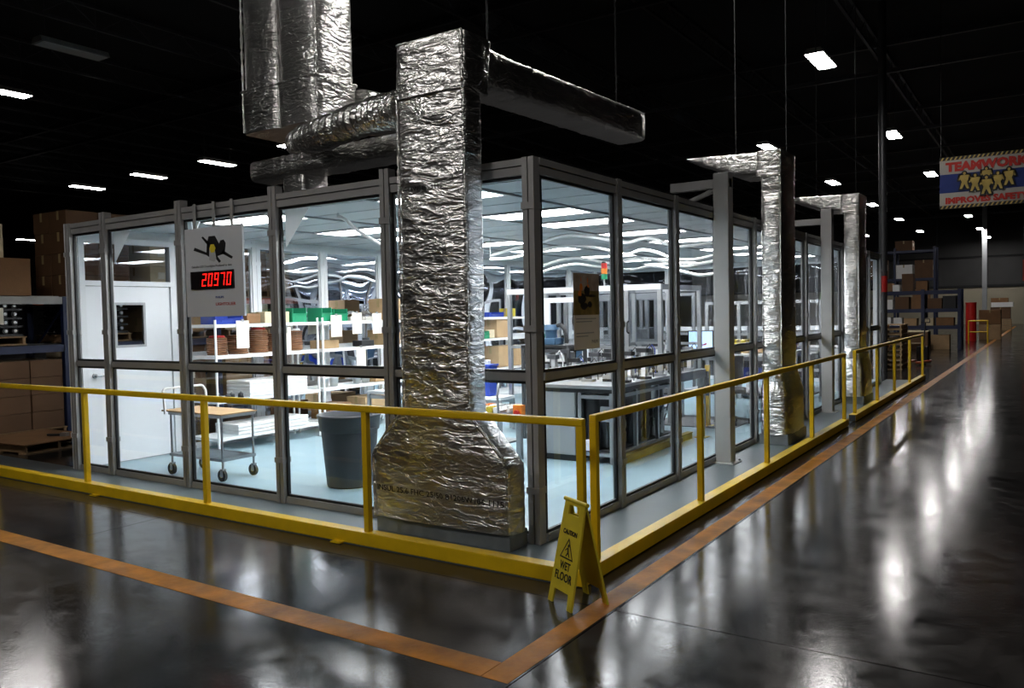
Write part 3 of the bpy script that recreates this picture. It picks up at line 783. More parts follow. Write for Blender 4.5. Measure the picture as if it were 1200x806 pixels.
def pallet(x, y, z, label, group=None, rz=0, boards=7, pale=False):
    pal_b_, pal_u_, pal_s_ = pal_pale if pale else (pal_b, pal_u, pal_s)
    t = thing('pallet', label, 'pallet', (x, y, z), rz, group)
    for k in range(boards): link('deck_board', pal_b_, t, (-.5+k*1.0/(boards-1), 0, 0))
    for q in (-.46, 0, .46): link('stringer', pal_s_, t, (0, q, 0))
    for q in (-.5, 0, .5): link('bottom_board', pal_u_, t, (q, 0, 0))
    return t
def load(x, y, z, nx, ny, nz, s, label, group, m='cardboard', lab=False):
    sx, sy, sz = s
    for k in range(nz):
        ly = ', top layer' if k == nz-1 else ['', ', bottom layer', ', second layer', ', third layer'][k+1]
        for i in range(nx):
            for j in range(ny):
                pos = (' front' if i else ' rear') if nx > 1 else ''
                pos += (' far' if j else ' near') if ny > 1 else ''
                carton(x+(i-(nx-1)/2)*(sx+.014)+rnd.uniform(-.005, .005), y+(j-(ny-1)/2)*(sy+.014)+rnd.uniform(-.005, .005), z+k*(sz+.004), sx, sy, sz, label+ly+(pos+' one' if pos else ''), group, m, lab=lab and rnd.random() < .4)
RKX0, RKX1 = -10.6, -9.5
bays = [-1.2+2.75*k for k in range(7)]
rk = thing('pallet_rack', 'long row of steel pallet racking beyond the clean room door wall', 'rack', (0, 0, 0))
for y in bays:
    for x in (RKX0, RKX1): B(x-.045, x+.045, y-.045, y+.045, 0, 2.12).build('upright', 'rack_blue', rk)
    br = MB()
    for k in range(2): br.cyl((RKX0, y, .2+k), (RKX1, y, 1.0+k), .018, n=4)
    br.build('upright_brace', 'rack_blue', rk)
for k, (a, b) in enumerate(zip(bays[:-1], bays[1:])):
    for z, mm in ((1.33, 'rack_blue' if k < 2 else 'rack_orange'), (2.06, 'rack_grey' if k < 1 else 'rack_orange')):
        for x in (RKX0, RKX1): B(x-.03, x+.03, a+.045, b-.045, z-.055, z+.055).build('beam', mm, rk)
for z in (1.40, 2.13):
    for k in range(6): B(RKX0+.04, RKX1-.04, bays[k]+.06, bays[k+1]-.06, z-.015, z).build('deck_sheet', 'roof_dark' if z < 2 else 'rack_grey', rk)

# visible bay beside the door
carton(-9.98, .40, 2.131, .95, 1.35, .55, 'big orange brown carton with white label on the rack beside the door', m='cardboard', lab=True, tape=False)
carton(-10.0, .30, 2.685, .7, .95, .50, 'cream carton on top of the big orange brown carton', m='cardboard_cream')
load(-9.98, 2.13, 2.131, 2, 2, 4, (.48, .50, .33), 'brown carton in tall rack-top tower', 'cartons of the tall tower', 'cardboard_dark')
def part_trays(x, y, label, group):
    pallet(x, y, 1.401, 'wooden pallet under the black part trays, ' + label, 'pallets under part trays')
    for k in range(4):
        t = thing('part_tray', ['bottom', 'second', 'third', 'top'][k] + ' black tray of silver tipped parts, ' + label, 'tray', (x, y, 1.535+k*.125), group=group)
        B(-.5, .5, -.47, .47, 0, .03).build('tray_base', 'black', t)
        f_ = MB()
        for j in range(7):
            for i in range(3):
                yy = -.40+j*.133; xx = -.28+i*.3
                f_.cyl((xx-.1, yy, .078), (xx+.1, yy, .078), .046, n=8)
        f_.build('parts', 'black', t)['kind'] = 'stuff'
        f_ = MB()
        for j in range(7): f_.cyl((.42, -.40+j*.133, .078), (.44, -.40+j*.133, .078), .024, n=8)
        f_.build('part_tips', 'part_silver', t)['kind'] = 'stuff'
part_trays(-10.05, .48, 'nearer the picture edge', 'part trays, outer pallet')
part_trays(-10.05, 2.14, 'next to the door', 'part trays, door pallet')
for k, (y, z) in enumerate(((.55, 1.83), (1.95, 1.88))):
    o = tag(B(0, .004, -.09, .09, -.12, .12).build('paper_note', 'paper', None, (-9.44, y, z)), ['white paper note on the outer black part trays', 'white paper note on the black part trays next to the door'][k], 'note', 'paper notes on part trays')
pallet(-10.0, 1.0, 0, 'wooden pallet under the wrapped carton stack beside the door')
load(-10.0, 1.0, .132, 2, 2, 4, (.50, .47, .255), 'wrapped brown carton under the blue beam', 'cartons under the blue beam', 'cardboard_dark')
load(-9.95, -.35, .0, 2, 1, 3, (.45, .6, .42), 'brown carton stacked at the picture edge', 'cartons at the picture edge', 'cardboard')
pallet(-8.62, .60, 0, 'low wooden pallet covered with a brown cardboard sheet', rz=.1)
cb = thing('cardboard_sheet', 'brown cardboard sheet lying on the low pallet', 'sheet', (-8.62, .60, .132), .1)
B(-.62, .66, -.55, .55, 0, .012).build('sheet', 'cardboard', cb)
tl = thing('strapping_tool', 'small black hand tool lying on the cardboard sheet', 'tool', (-8.35, .75, .145), .5)
MB().cyl((-.12, 0, .02), (.12, .02, .02), .016, n=8).build('grip', 'black', tl); MB().box(.08, .17, -.03, .05, 0, .05).build('jaw', 'steel', tl)
# farther bays seen through the vinyl wall
ms = ['cardboard', 'cardboard_dark', 'cardboard_pale', 'cardboard_cream']
place = ['', 'behind the green bins', 'behind the hanging papers', 'behind the blue tote', 'behind the machine cage', 'at the far end']
for k in range(1, 6):
    for lv, z in enumerate((0, 1.401, 2.131)):
        for q, yy in enumerate((.72, 2.02)):
            if k == 1 and lv > 0 and q == 0: continue
            y = bays[k]+yy
            w_ = f"{['bottom', 'middle', 'top'][lv]} rack {['pallet', 'second pallet'][q]} {place[k]}"
            pallet(-10.05, y, z, 'wooden ' + w_ if q == 0 else 'wooden load board, ' + w_, 'rack pallets')
            h = .25 if lv == 1 else .38
            load(-10.05, y, z+.132, 1, 2, (3, 2, 2)[lv], (.95, .5, h), 'carton on ' + w_, f'cartons on {w_}', ms[(k*3+lv+q*2) % 4], True)

# ================================================================== inside the clean room: wire shelving
def wire_shelves(y0, y1, label, levels=(.2, .68, 1.25, 1.65), x0=-6.16, x1=-5.62):
    t = thing('wire_shelf', label, 'shelf', (x0, y0, .005))
    L, D = y1-y0, x1-x0
    for x in (0, D):
        for y in (0, L): MB().cyl((x, y, 0), (x, y, levels[-1]+.06), .016, n=8).build('post', 'white_plastic', t)
    for z in levels:
        f_ = MB()
        f_.box(-.01, .005, 0, L, z-.04, z).box(D-.005, D+.01, 0, L, z-.04, z).box(0, D, -.01, .005, z-.04, z).box(0, D, L-.005, L+.01, z-.04, z)
        for i in range(1, 10): f_.box(D*i/10-.003, D*i/10+.003, 0, L, z-.008, z)
        for j in range(1, 6): f_.box(0, D, L*j/6-.004, L*j/6+.004, z-.018, z-.008)
        f_.build('shelf', 'white_plastic', t)
    return t
wire_shelves(1.38, 3.1, 'white wire shelving unit nearest the door')
wire_shelves(3.2, 5.0, 'white wire shelving unit with green bins in the middle')
wire_shelves(7.2, 9.0, 'white wire shelving unit beyond the large duct')
def bin_(x, y, z, m, label, sx=.26, sy=.2, sz=.14, group=None, rz=0):
    t = thing('parts_bin', label, 'bin', (x, y, z), rz, group)
    w_ = .012; a, b = sx/2, sy/2
    MB().box(-a, a, -b, b, 0, w_).box(-a, a, -b, -b+w_, w_, sz).box(-a, a, b-w_, b, w_, sz).box(-a, -a+w_, -b+w_, b-w_, w_, sz).box(a-w_, a, -b+w_, b-w_, w_, sz*.6).build('bin_body', m, t)
    MB().box(a, a+.014, -b-.006, b+.006, sz*.55, sz*.62).box(a, a+.004, -b*.6, b*.6, sz*.2, sz*.45).build('bin_lip', m, t)
    return t
SH = [z+.010 for z in (.2, .68, 1.25, 1.65)]
bin_(-5.8, 1.62, SH[3], 'blue_plastic', 'wide blue bin on the top shelf near the door', .3, .42, .12)
carton(-5.85, 2.05, SH[3], .3, .22, .13, 'small brown box on the top shelf beside the blue bin', m='cardboard')
carton(-5.82, 2.42, SH[3], .3, .42, .15, 'long cream box on the top shelf under the counter sign', m='cardboard_cream')
bin_(-5.82, 2.82, SH[3], 'green_plastic', 'green bin on the top shelf next to the cream box', .3, .26, .2)
bin_(-5.82, 1.42, SH[3]+.12, 'green_plastic', 'green bin stacked at the door end of the top shelf', .2, .12, .13)
bin_(-5.82, 3.34, SH[3], 'green_plastic', 'green bin at the start of the middle shelving unit', .3, .2, .2)
bin_(-5.82, 3.62, SH[3], 'green_plastic', 'wider green bin second on the middle shelving unit', .3, .28, .18)
def tray_stack(x, y, z, n, r, label, top=None, m='tray_brown'):
    t = thing('tray_stack', label, 'trays', (x, y, z), group='stacked brown trays')
    for k in range(n):
        MB().lathe([(0, 0), (r*.97, 0), (r, .022), (r*.9, .022), (0, .012)], (rnd.uniform(-.006, .006), rnd.uniform(-.006, .006), k*.028), 14).build('tray', m, t)
    if top: MB().lathe([(0, 0), (r*.8, 0), (r*.7, .03), (0, .03)], (0, 0, n*.028), 12).build('top_part', top, t)
tray_stack(-5.86, 1.58, SH[2], 8, .13, 'short stack of brown trays with red tops near the door', 'red_plastic')
tray_stack(-5.86, 1.90, SH[2], 9, .13, 'stack of brown trays half behind the hanging paper')
tray_stack(-5.86, 2.24, SH[2], 11, .13, 'tallest stack of brown trays with a pink top', 'red_plastic')
tray_stack(-5.86, 2.86, SH[2], 10, .13, 'stack of brown trays at the shelf end', 'white_plastic')
tray_stack(-5.90, 2.55, SH[2], 9, .12, 'stack of brown trays behind the second hanging paper')
def hang(x, y, z, w_, h, label):
    t = thing('hanging_paper', label, 'paper', (x, y, z), group='papers hanging on the shelves')
    B(0, .003, -w_/2, w_/2, -h, 0).build('sheet', 'paper', t); B(-.012, .008, -.02, .02, -.015, .02).build('clip', 'steel', t)
hang(-5.595, 1.78, 1.70, .2, .36, 'paper sheet hanging from the top shelf near the door')
hang(-5.595, 2.50, 1.60, .17, .33, 'paper sheet hanging before the brown trays')
hang(-5.595, 3.45, 1.75, .22, .32, 'first of three paper sheets hanging from the middle shelving unit')
hang(-5.595, 3.88, 1.78, .2, .32, 'second of three paper sheets hanging from the middle shelving unit')
hang(-5.595, 4.32, 1.77, .2, .32, 'third of three paper sheets hanging from the middle shelving unit')
hang(-5.595, 3.95, 1.26, .2, .34, 'paper sheet hanging from the second shelf under the three sheets')
# lower shelves: white packs, cups, boxes
for k in range(5):
    o = thing('white_pack', ['lowest','second','middle','fourth','topmost'][k] + ' flat white pack on the third shelf near the door', 'pack', (-5.88, 2.40, SH[1]+k*.042), group='flat white packs')
    B(-.24, .24, -.5, .5, 0, .038).build('pack_body', 'white_plastic', o, bevel=.006); B(.24, .242, -.08, .08, .008, .03).build('paper_label', 'paper', o)
for k in range(3):
    o = thing('white_pack', ['lowest','middle','topmost'][k] + ' flat white pack on the lowest shelf near the door', 'pack', (-5.88, 2.30, SH[0]+k*.045), group='low white packs')
    B(-.24, .24, -.6, .6, 0, .04).build('pack_body', 'white_plastic', o, bevel=.006); B(.24, .242, -.08, .08, .008, .03).build('paper_label', 'paper', o)
for k in range(4):
    o = thing('lamp_part', pos_w[k] + ' small dark part on the third shelf by the door', 'part', (-5.75+.05*(k % 2), 1.50+.1*k, SH[1]), group='small dark parts')
    MB().lathe([(0, 0), (.04, 0), (.035, .05), (.02, .06), (0, .06)], n=12).build('body', 'black', o); MB().lathe([(0, .06), (.015, .06), (.012, .08), (0, .08)], n=8).build('stud', 'steel', o)
def cup(x, y, z, label, r=.075, h=.15):
    t = thing('white_tub', label, 'tub', (x, y, z), group='white tubs')
    MB().lathe([(0, 0), (r*.72, 0), (r, h), (r+.008, h), (r*.95, h-.006), (r*.68, .01), (0, .01)], n=16).build('tub_body', 'white_plastic', t)
    MB().lathe([(r*.98, h-.02), (r+.01, h-.02), (r+.01, h-.012), (r*.98, h-.012)], n=16).build('rim', 'white_plastic', t)
for y, l in ((3.32, 'white tub at the near end of the third shelf, middle unit'), (3.52, 'second white tub on the third shelf, middle unit'), (4.0, 'white tub right of the shelf post, middle unit'), (4.2, 'white tub beside the paper bag, middle unit'), (4.85, 'white tub at the far end of the third shelf, middle unit')): cup(-5.75, y, SH[1], l)
carton(-5.8, 4.5, SH[1], .3, .36, .07, 'flat tan carton on the third shelf between white tubs', m='cardboard_pale')
carton(-5.85, 4.45, SH[0], .4, .75, .26, 'long open brown carton on the lowest shelf of the middle unit', m='cardboard_pale')
carton(-5.85, 3.55, SH[0], .4, .45, .22, 'brown carton on the lowest shelf behind the trash can', m='cardboard')
carton(-5.85, 3.45, SH[2], .3, .3, .12, 'low brown carton on the second shelf of the middle unit', m='cardboard_pale')
carton(-5.85, 4.75, SH[2], .4, .35, .24, 'open brown carton on the second shelf at the far end', m='cardboard_pale')
carton(-5.85, 4.80, SH[3], .4, .34, .34, 'brown carton on the top shelf at the far end', m='cardboard_pale')
o = thing('black_device', 'black gauge device on the second shelf of the middle unit', 'device', (-5.78, 4.2, SH[2]))
MB().box(-.1, .1, -.14, .14, 0, .09).build('case', 'black', o, bevel=.01); MB().cyl((.0, .06, .09), (0, .06, .13), .06, n=14).build('dial', 'grey_plastic', o)
for y, l in ((4.02, 'crumpled clear bag on the top shelf by the papers'), (4.36, 'larger crumpled clear bag on the top shelf')):
    o = thing('plastic_bag', l, 'bag', (-5.85, y, SH[3]))
    mb = MB(); n = 14
    vs = []
    for i in range(7):
        th = math.pi/2*i/6
        for k in range(n):
            r_ = (.115+.05*noise.noise((k*.9, i*.8, y)))*math.cos(th)+.004; vs.append((r_*math.cos(2*math.pi*k/n), 1.2*r_*math.sin(2*math.pi*k/n), .15*math.sin(th)*(1+.5*noise.noise((k, i, y*2)))+.002))
    mb.add(vs, [(i*n+k, i*n+(k+1) % n, (i+1)*n+(k+1) % n, (i+1)*n+k) for i in range(6) for k in range(n)], True); mb.add(vs[-n:], [tuple(range(n))])
    mb.build('bag_film', 'film', o); MB().box(-.08, .08, -.1, .1, 0, .06).build('bag_content', 'white_plastic', o)
# shelf beyond the duct
carton(-5.85, 7.95, SH[2], .4, .5, .35, 'brown carton on the shelf beyond the large duct', m='cardboard_pale')
carton(-5.75, 7.52, SH[2], .2, .2, .16, 'small tan carton in front on the shelf beyond the large duct', m='cardboard_cream')
carton(-5.85, 8.2, SH[1], .4, .9, .4, 'wide tan carton on the third shelf beyond the large duct', m='cardboard_pale')
bin_(-5.8, 7.7, SH[3], 'blue_plastic', 'blue bin on the top shelf beyond the large duct', .3, .5, .09)
carton(-5.8, 8.3, SH[3], .25, .2, .16, 'yellow box on the top shelf beyond the large duct', m='sign_yellow')
bin_(-5.7, 7.3, SH[2], 'green_plastic', 'green bin on the shelf beyond the large duct', .2, .16, .14)

# ================================================================== cart with cardboard top, trash can
ct = thing('wire_cart', 'grey wheeled wire cart with white push handle', 'cart', (-4.55, .50, .005))
for x in (-.44, .44):
    for y in (-.2, .2):
        MB().cyl((x, y, .13), (x, y, .70), .0125, n=8).build('post', 'steel', ct)
        ang = .4*x+y
        cs_ = MB().box(x-.02, x+.02, y-.022, y-.018, .05, .13).box(x-.02, x+.02, y+.018, y+.022, .05, .13).box(x-.022, x+.022, y-.022, y+.022, .12, .135).build('caster', 'steel', ct)
        MB().cyl((x-.01, y-.016, .0625), (x-.01, y+.016, .0625), .0625, n=18).build('wheel', 'rubber', cs_)
        MB().cyl((x-.01, y-.018, .0625), (x-.01, y+.018, .0625), .022, n=10).build('hub', 'sign_yellow', cs_)
for z in (.24, .70):
    f_ = MB().box(-.46, .46, -.22, -.205, z-.03, z).box(-.46, .46, .205, .22, z-.03, z).box(-.46, -.445, -.205, .205, z-.03, z).box(.445, .46, -.205, .205, z-.03, z)
    for i in range(1, 24): f_.box(-.46+.92*i/24-.003, -.46+.92*i/24+.003, -.205, .205, z-.008, z)
    f_.build('shelf', 'steel', ct)
hp = [(-.44, -.27, .68), (-.46, -.27, .90)] + [(-.46-.02, -.27+.05*(1-math.cos(a)), .90+.06*math.sin(a)) for a in (.5, 1.0, 1.57)] + [(-.48, .27-.05*(1-math.cos(a)), .90+.06*math.sin(a)) for a in (1.57, 1.0, .5)] + [(-.46, .27, .90), (-.44, .27, .68)]
MB().tube(hp, .014, 8).build('push_handle', 'white_plastic', ct)
cbd = thing('cardboard_sheet', 'tan cardboard sheet lying on the wire cart', 'sheet', (-4.57, .50, .708), .0)
B(-.54, .50, -.235, .235, 0, .014).build('sheet', 'cardboard_pale', cbd)
tc_ = thing('trash_can', 'round dark grey plastic trash can behind the guard rail', 'trash can', (-2.79, .85, .005))
MB().lathe([(0, 0), (.235, 0), (.24, .02), (.285, .56), (.285, .57)], n=32).build('body', 'grey_plastic', tc_)
MB().lathe([(.285, .56), (.30, .57), (.305, .62), (.315, .70), (.325, .71), (.325, .73), (.30, .73), (.285, .62), (.22, .03), (0, .03)], n=32).build('rim', 'grey_plastic', tc_)
for s_ in (-1, 1): MB().box(s_*.30-.02, s_*.30+.02, -.06, .06, .54, .60).build('handle', 'grey_plastic', tc_)

# grey table by the shelves
def table(x0, x1, y0, y1, h, label, top='grey_light', leg='alu_bright', lt=.02, shelf=None):
    t = thing('work_table', label, 'table', (x0, y0, .005))
    a, b = x1-x0, y1-y0
    B(0, a, 0, b, h-.04, h).build('table_top', top, t, bevel=.004)
    for x in (lt, a-lt):
        for y in (lt, b-lt): B(x-lt, x+lt, y-lt, y+lt, 0, h-.04).build('leg', leg, t)
    for y in (lt, b-lt): B(lt, a-lt, y-lt*.6, y+lt*.6, h-.10, h-.05).build('apron', leg, t)
    if shelf: B(lt*2, a-lt*2, lt, b-lt, shelf-.02, shelf).build('lower_shelf', top, t)
    return t
table(-4.3, -3.5, 2.7, 3.5, .74, 'small grey aluminium table beyond the trash can', shelf=.5)
cup(-4.05, 2.95, .51, 'white tub on the lower shelf of the small grey table', .09, .16)

# ================================================================== inside the clean room: assembly line behind the side glazing
cb1 = thing('control_cabinet', 'grey metal machine cabinet with black latch', 'cabinet', (-1.95, 3.0, .005))
B(0, .60, .012, .62, .07, .80).build('cabinet_body', 'cabinet_grey', cb1)
dr = B(.02, .595, -.004, .012, .075, .795).build('cabinet_door', 'cabinet_grey', cb1, bevel=.004)
B(.05, .12, -.014, -.004, .70, .735).build('latch', 'black', dr)
B(.02, .58, .03, .6, 0, .07).build('plinth', 'black', cb1)
bt = thing('bench_top', 'long pale bench top above the grey machine cabinet', 'worktop', (0, 0, .005))
B(-2.0, -.86, 2.97, 4.95, .845, .885).build('worktop_slab', 'alu_bright', bt, bevel=.004)
B(-1.97, -.88, 2.99, 4.93, .80, .845).build('edge_gap', 'black', bt)
mf = thing('assembly_machine', 'open aluminium machine frame packed with dark equipment under the bench', 'machine', (0, 0, .005))
for x in (-1.30, -.90):
    for y in (3.03, 3.65, 4.28, 4.90): B(x-.022, x+.022, y-.022, y+.022, .0, .795).build('frame_post', 'alu_bright', mf)
for y in (3.03, 4.90):
    for z in (.10, .75): B(-1.278, -.922, y-.02, y+.02, z-.02, z+.02).build('frame_rail', 'alu_bright', mf)
for x in (-1.30, -.90):
    for z in (.10, .75):
        B(x-.02, x+.02, 3.055, 4.88, z-.02+.0, z+.02).build('frame_rail', 'alu_bright', mf)
B(-1.27, -.93, 3.06, 4.87, .12, .135).build('equipment_shelf', 'grey_plastic', mf)
B(-1.27, -1.24, 3.3, 4.87, .14, .74).build('back_panel', 'alu_dark', mf)
MB().cyl((-1.20, 3.14, .14), (-1.20, 3.14, .72), .085, n=18).build('air_tank', 'black', mf)
B(-1.06, -.93, 3.06, 3.1, .47, .64).build('junction_box', 'cabinet_grey', mf)
B(-1.02, -.97, 3.055, 3.06, .52, .60).build('warning_label', 'sign_yellow', mf)
MB().cyl((-1.12, 3.05, .40), (-1.12, 3.0, .40), .035, n=14).build('stop_button', 'red_plastic', mf)
B(-1.23, -1.10, 3.0, 3.06, .14, .26).build('valve_box', 'white_plastic', mf)
for k in range(7):
    y = 3.25+k*.23
    a_ = rnd.random()
    MB().cyl((-1.0, y, .14), (-1.0, y, .3+.3*a_), .03+.02*rnd.random(), n=10).build('actuator', rnd.choice(['black', 'steel', 'grey_plastic']), mf)
    B(-1.2, -1.08, y, y+.12, .14, .28+.3*rnd.random()).build('drive_unit', rnd.choice(['black', 'cabinet_grey', 'alu_dark', 'steel']), mf)
    hh = [(-.96+.04*math.sin(q), y+.10*math.cos(q), .42+.17*math.sin(q)) for q in [i*.55 for i in range(12)]]
    MB().tube(hh, .008, 6).build('bent_tube', 'black', mf)
kb = thing('floor_kickboard', 'worn yellow board on the floor along the machine frame', 'board', (0, 0, .005))
B(-.86, -.80, 3.1, 5.2, 0, .08).build('board', 'yellow_board', kb); B(-.87, -.79, 3.1, 5.2, .08, .09).build('board_cap', 'yellow_board', kb)

# conveyor behind the frame
cv = thing('conveyor', 'long aluminium conveyor line crossing the clean room', 'conveyor', (0, 0, .005))
for x in (-1.75, -1.0): B(x-.03, x+.03, 5.1, 6.2, .74, .86).build('side_rail', 'alu_bright', cv)
for k in range(12): MB().cyl((-1.71, 5.16+k*.09, .83), (-1.04, 5.16+k*.09, .83), .03, n=8).build('roller', 'steel', cv)
for x in (-1.75, -1.0):
    for y in (5.15, 6.15): B(x-.03, x+.03, y-.03, y+.03, 0, .74).build('leg', 'alu_bright', cv)
# safety cage on the bench
cg = thing('machine_cage', 'tall aluminium framed safety cage with clear panels on the assembly line', 'machine', (0, 0, 0))
PX = [-3.55, -2.92, -2.2, -1.63, -1.15]
for y, z0 in ((5.0, .005), (6.45, .005)):
    for x in PX: B(x-.028, x+.028, y-.028, y+.028, z0, 2.0).build('cage_post', 'alu_bright', cg)
    B(PX[0]-.028, PX[-1]+.028, y-.03, y+.03, 2.0, 2.075).build('cage_beam', 'white_paint' if y < 6 else 'alu_bright', cg)
    for a, b in zip(PX[:-1], PX[1:]):
        B(a+.028, b-.028, y-.02, y+.02, 1.20, 1.24).build('cage_rail', 'alu_bright', cg)
        B(a+.028, b-.028, y-.003, y+.003, 1.24, 2.0).build('clear_panel', 'polycarb', cg)
for x in PX[::2]:
    B(x-.028, x+.028, 5.03, 6.42, 2.0, 2.07).build('cage_beam', 'alu_bright', cg); x < -2 and B(x-.028, x+.028, 5.03, 6.42, 1.2, 1.24).build('cage_rail', 'alu_bright', cg)
# white door frame on the cage
MB().box(-2.92, -2.82, 4.93, 4.965, 1.0, 1.93).box(-2.30, -2.2, 4.93, 4.965, 1.0, 1.93).box(-2.82, -2.30, 4.93, 4.965, 1.86, 1.93).box(-2.82, -2.30, 4.93, 4.965, 1.0, 1.06).build('cage_door', 'white_paint', cg)
MB().tube([(-1.60, 4.97, 1.42), (-1.60, 4.92, 1.44), (-1.60, 4.92, 1.56), (-1.60, 4.97, 1.58)], .012, 8).build('door_handle', 'black', cg)
tw = thing('signal_tower', 'red orange and green signal tower light on the machine cage', 'signal light', (-1.97, 5.0, 2.075))
MB().cyl((0, 0, 0), (0, 0, .09), .012, n=8).build('stem', 'steel', tw)
for k, m_ in enumerate(('green_plastic', 'orange_plastic', 'red_plastic')): MB().cyl((0, 0, .09+k*.075), (0, 0, .16+k*.075), .04, n=16).build('lens_segment', m_, tw)
MB().cyl((0, 0, .312), (0, 0, .335), .04, .03, n=16).build('cap', 'black', tw)
# blue motor on a black shelf stand
ms_ = table(-2.85, -2.1, 4.2, 4.7, 1.28, 'tall black shelf stand carrying the blue motor', 'black', 'alu_dark', .02, 1.05)
mo = thing('robot_motor', 'dark blue robot motor with black hose on the black stand', 'motor', (-2.5, 4.42, 1.286))
MB().box(-.13, .13, -.12, .12, 0, .09).build('motor_foot', 'robot_blue', mo, bevel=.01)
MB().cyl((0, 0, .09), (0, 0, .2), .075, .09, n=18).build('motor_body', 'robot_blue', mo)
MB().cyl((0, 0, .2), (0, 0, .27), .12, .10, n=18).build('motor_head', 'robot_blue', mo)
MB().tube([(.08, 0, .25), (.16, 0, .27), (.22, 0, .2), (.25, 0, .05), (.24, 0, .02)], .03, 8).build('hose', 'black', mo)
for k, x in enumerate((-2.72, -2.5, -2.28)): carton(x, 4.42, 1.06, .14, .3, .12, ['white carton under the blue motor, door side', 'white carton under the blue motor, middle', 'white carton under the blue motor, aisle side'][k], m='white_plastic', tape=False)
def bottle(x, y, z, m, label):
    t = thing('jug', label, 'jug', (x, y, z))
    MB().lathe([(0, 0), (.07, 0), (.07, .14), (.03, .19), (.03, .22), (0, .22)], n=14).build('jug_body', m, t); MB().cyl((0, 0, .22), (0, 0, .245), .032, n=10).build('cap', 'white_plastic', t)
bottle(-2.72, 4.50, 1.286, 'green_plastic', 'green jug behind the blue motor on the black stand')
bottle(-2.6, 4.62, 1.286, 'blue_plastic', 'blue jug behind the blue motor on the black stand')
# actuators, blocks and clutter on the benches
def actuator(x, y, z, k, label):
    t = thing('assembly_fixture', label, 'machine part', (x, y, z), rnd.uniform(-.3, .3), 'fixtures on the assembly bench')
    h = rnd.uniform(.12, .34)
    B(-.07, .07, -.06, .06, 0, .03).build('base_block', rnd.choice(['alu_bright', 'steel', 'black']), t)
    B(-.03, .03, -.025, .025, .03, h).build('column_block', rnd.choice(['alu_bright', 'grey_light', 'alu_dark', 'white_paint']), t)
    B(-.09, .05, -.035, .035, h, h+.05).build('head_block', rnd.choice(['black', 'steel', 'alu_dark', 'black', 'grey_plastic']), t)
    MB().cyl((-.06, 0, h), (-.06, 0, h-.09), .014, n=8).build('plunger', 'steel', t)
    MB().tube([(.03, 0, h+.05), (.07, .02, h+.10), (.10, .04, h+.04), (.10, .05, .02)], .007, 6).build('bent_tube', rnd.choice(['black', 'white_plastic', 'blue_plastic']), t)
for r_, y in enumerate((3.45, 4.0, 4.5)):
    for c_ in range(5): actuator(-1.88+c_*.235, y+.1*(c_ % 2), .891, c_, f'assembly fixture on the bench top, {pos_w[r_]} row, {pos_w[c_]} from the door side')
for r_, y in enumerate((5.35, 5.9)):
    for c_ in range(3): actuator(-1.58+c_*.24, y, .867, c_, f'small assembly fixture on the conveyor, {pos_w[r_]} row, {pos_w[c_]} from the door side')
# second cage row and racks deeper in the room
def cage(x0, x1, y0, y1, h, label, n=3, m='alu_bright'):
    t = thing('machine_cage', label, 'machine', (0, 0, .005))
    for i in range(n+1):
        x = x0+(x1-x0)*i/n
        for y in (y0, y1): B(x-.03, x+.03, y-.03, y+.03, 0, h).build('cage_post', m, t)
    for y in (y0, y1):
        B(x0-.03, x1+.03, y-.03, y+.03, h, h+.06).build('cage_beam', m, t)
        for z in (.85, 1.2): B(x0+.03, x1-.03, y-.02, y+.02, z, z+.05).build('cage_rail', m, t)
    for i in range(n): B(x0+(x1-x0)*i/n+.03, x0+(x1-x0)*(i+1)/n-.03, y0-.003, y0+.003, 1.25, h).build('clear_panel', 'polycarb', t)
    B(x0+.03, x1-.03, y0+.03, y1-.03, .82, .85).build('work_deck', 'grey_light', t)
    for k in range(6):
        x = x0+.15+(x1-x0-.3)*k/5
        B(x-.07, x+.07, y0+.2, y0+.45, .85, .85+rnd.uniform(.15, .6)).build('station_unit', rnd.choice(['grey_light', 'alu_dark', 'white_paint', 'steel', 'robot_blue']), t)
        B(x-.08, x+.08, y0+.15, y0+.4, .1, rnd.uniform(.35, .75)).build('drive_unit', rnd.choice(['cabinet_grey', 'black', 'alu_dark', 'white_paint']), t)
    B(x0+.03, x1-.03, y0+.03, y1-.03, .06, .09).build('base_deck', 'alu_dark', t)
    return t
cage(-3.9, -2.2, 7.3, 8.2, 1.9, 'pale machine cage in the middle depth of the clean room')
cage(-5.0, -2.9, 9.8, 10.8, 2.0, 'pale machine cage near the rear wall, door side')
cage(-2.4, -.5, 10.2, 11.2, 1.8, 'pale machine cage near the rear wall, aisle side')
# desk with monitor
table(-1.75, -.25, 7.15, 7.95, 1.02, 'white computer desk with a blue screen monitor', 'white_paint', 'alu_bright', .025, .45)
mn = thing('monitor', 'black monitor showing a pale blue screen on the white desk', 'monitor', (-1.45, 7.3, 1.026), .15)
B(-.2, .2, -.012, .02, .06, .36).build('screen_case', 'black', mn); B(-.185, .185, -.0145, -.012, .075, .345).build('screen', 'screen', mn)
B(-.02, .02, .0, .03, .01, .08).build('stand_neck', 'black', mn); B(-.1, .1, -.06, .08, 0, .012).build('stand_foot', 'black', mn)
for k, (p_, m_) in enumerate(((((-.02, .26), (.01, .28), (.02, .2), (.0, .17)), 'green_plastic'), (((.0, .17), (.02, .2), (.03, .13), (.01, .11)), 'blue_plastic'), (((.02, .12), (.03, .14), (.10, .17), (.09, .13)), 'red_plastic'))):
    MB().add([(a, -.0152, b) for a, b in p_], [(0, 1, 2, 3)]).build('screen_graphic', m_, mn)
kbd = thing('keyboard', 'black keyboard before the monitor on the white desk', 'keyboard', (-1.2, 7.25, 1.026))
B(-.0, .4, -.06, .06, 0, .02).build('key_tray', 'black', kbd); B(.01, .39, -.05, .05, .02, .026).build('keys', 'grey_plastic', kbd)
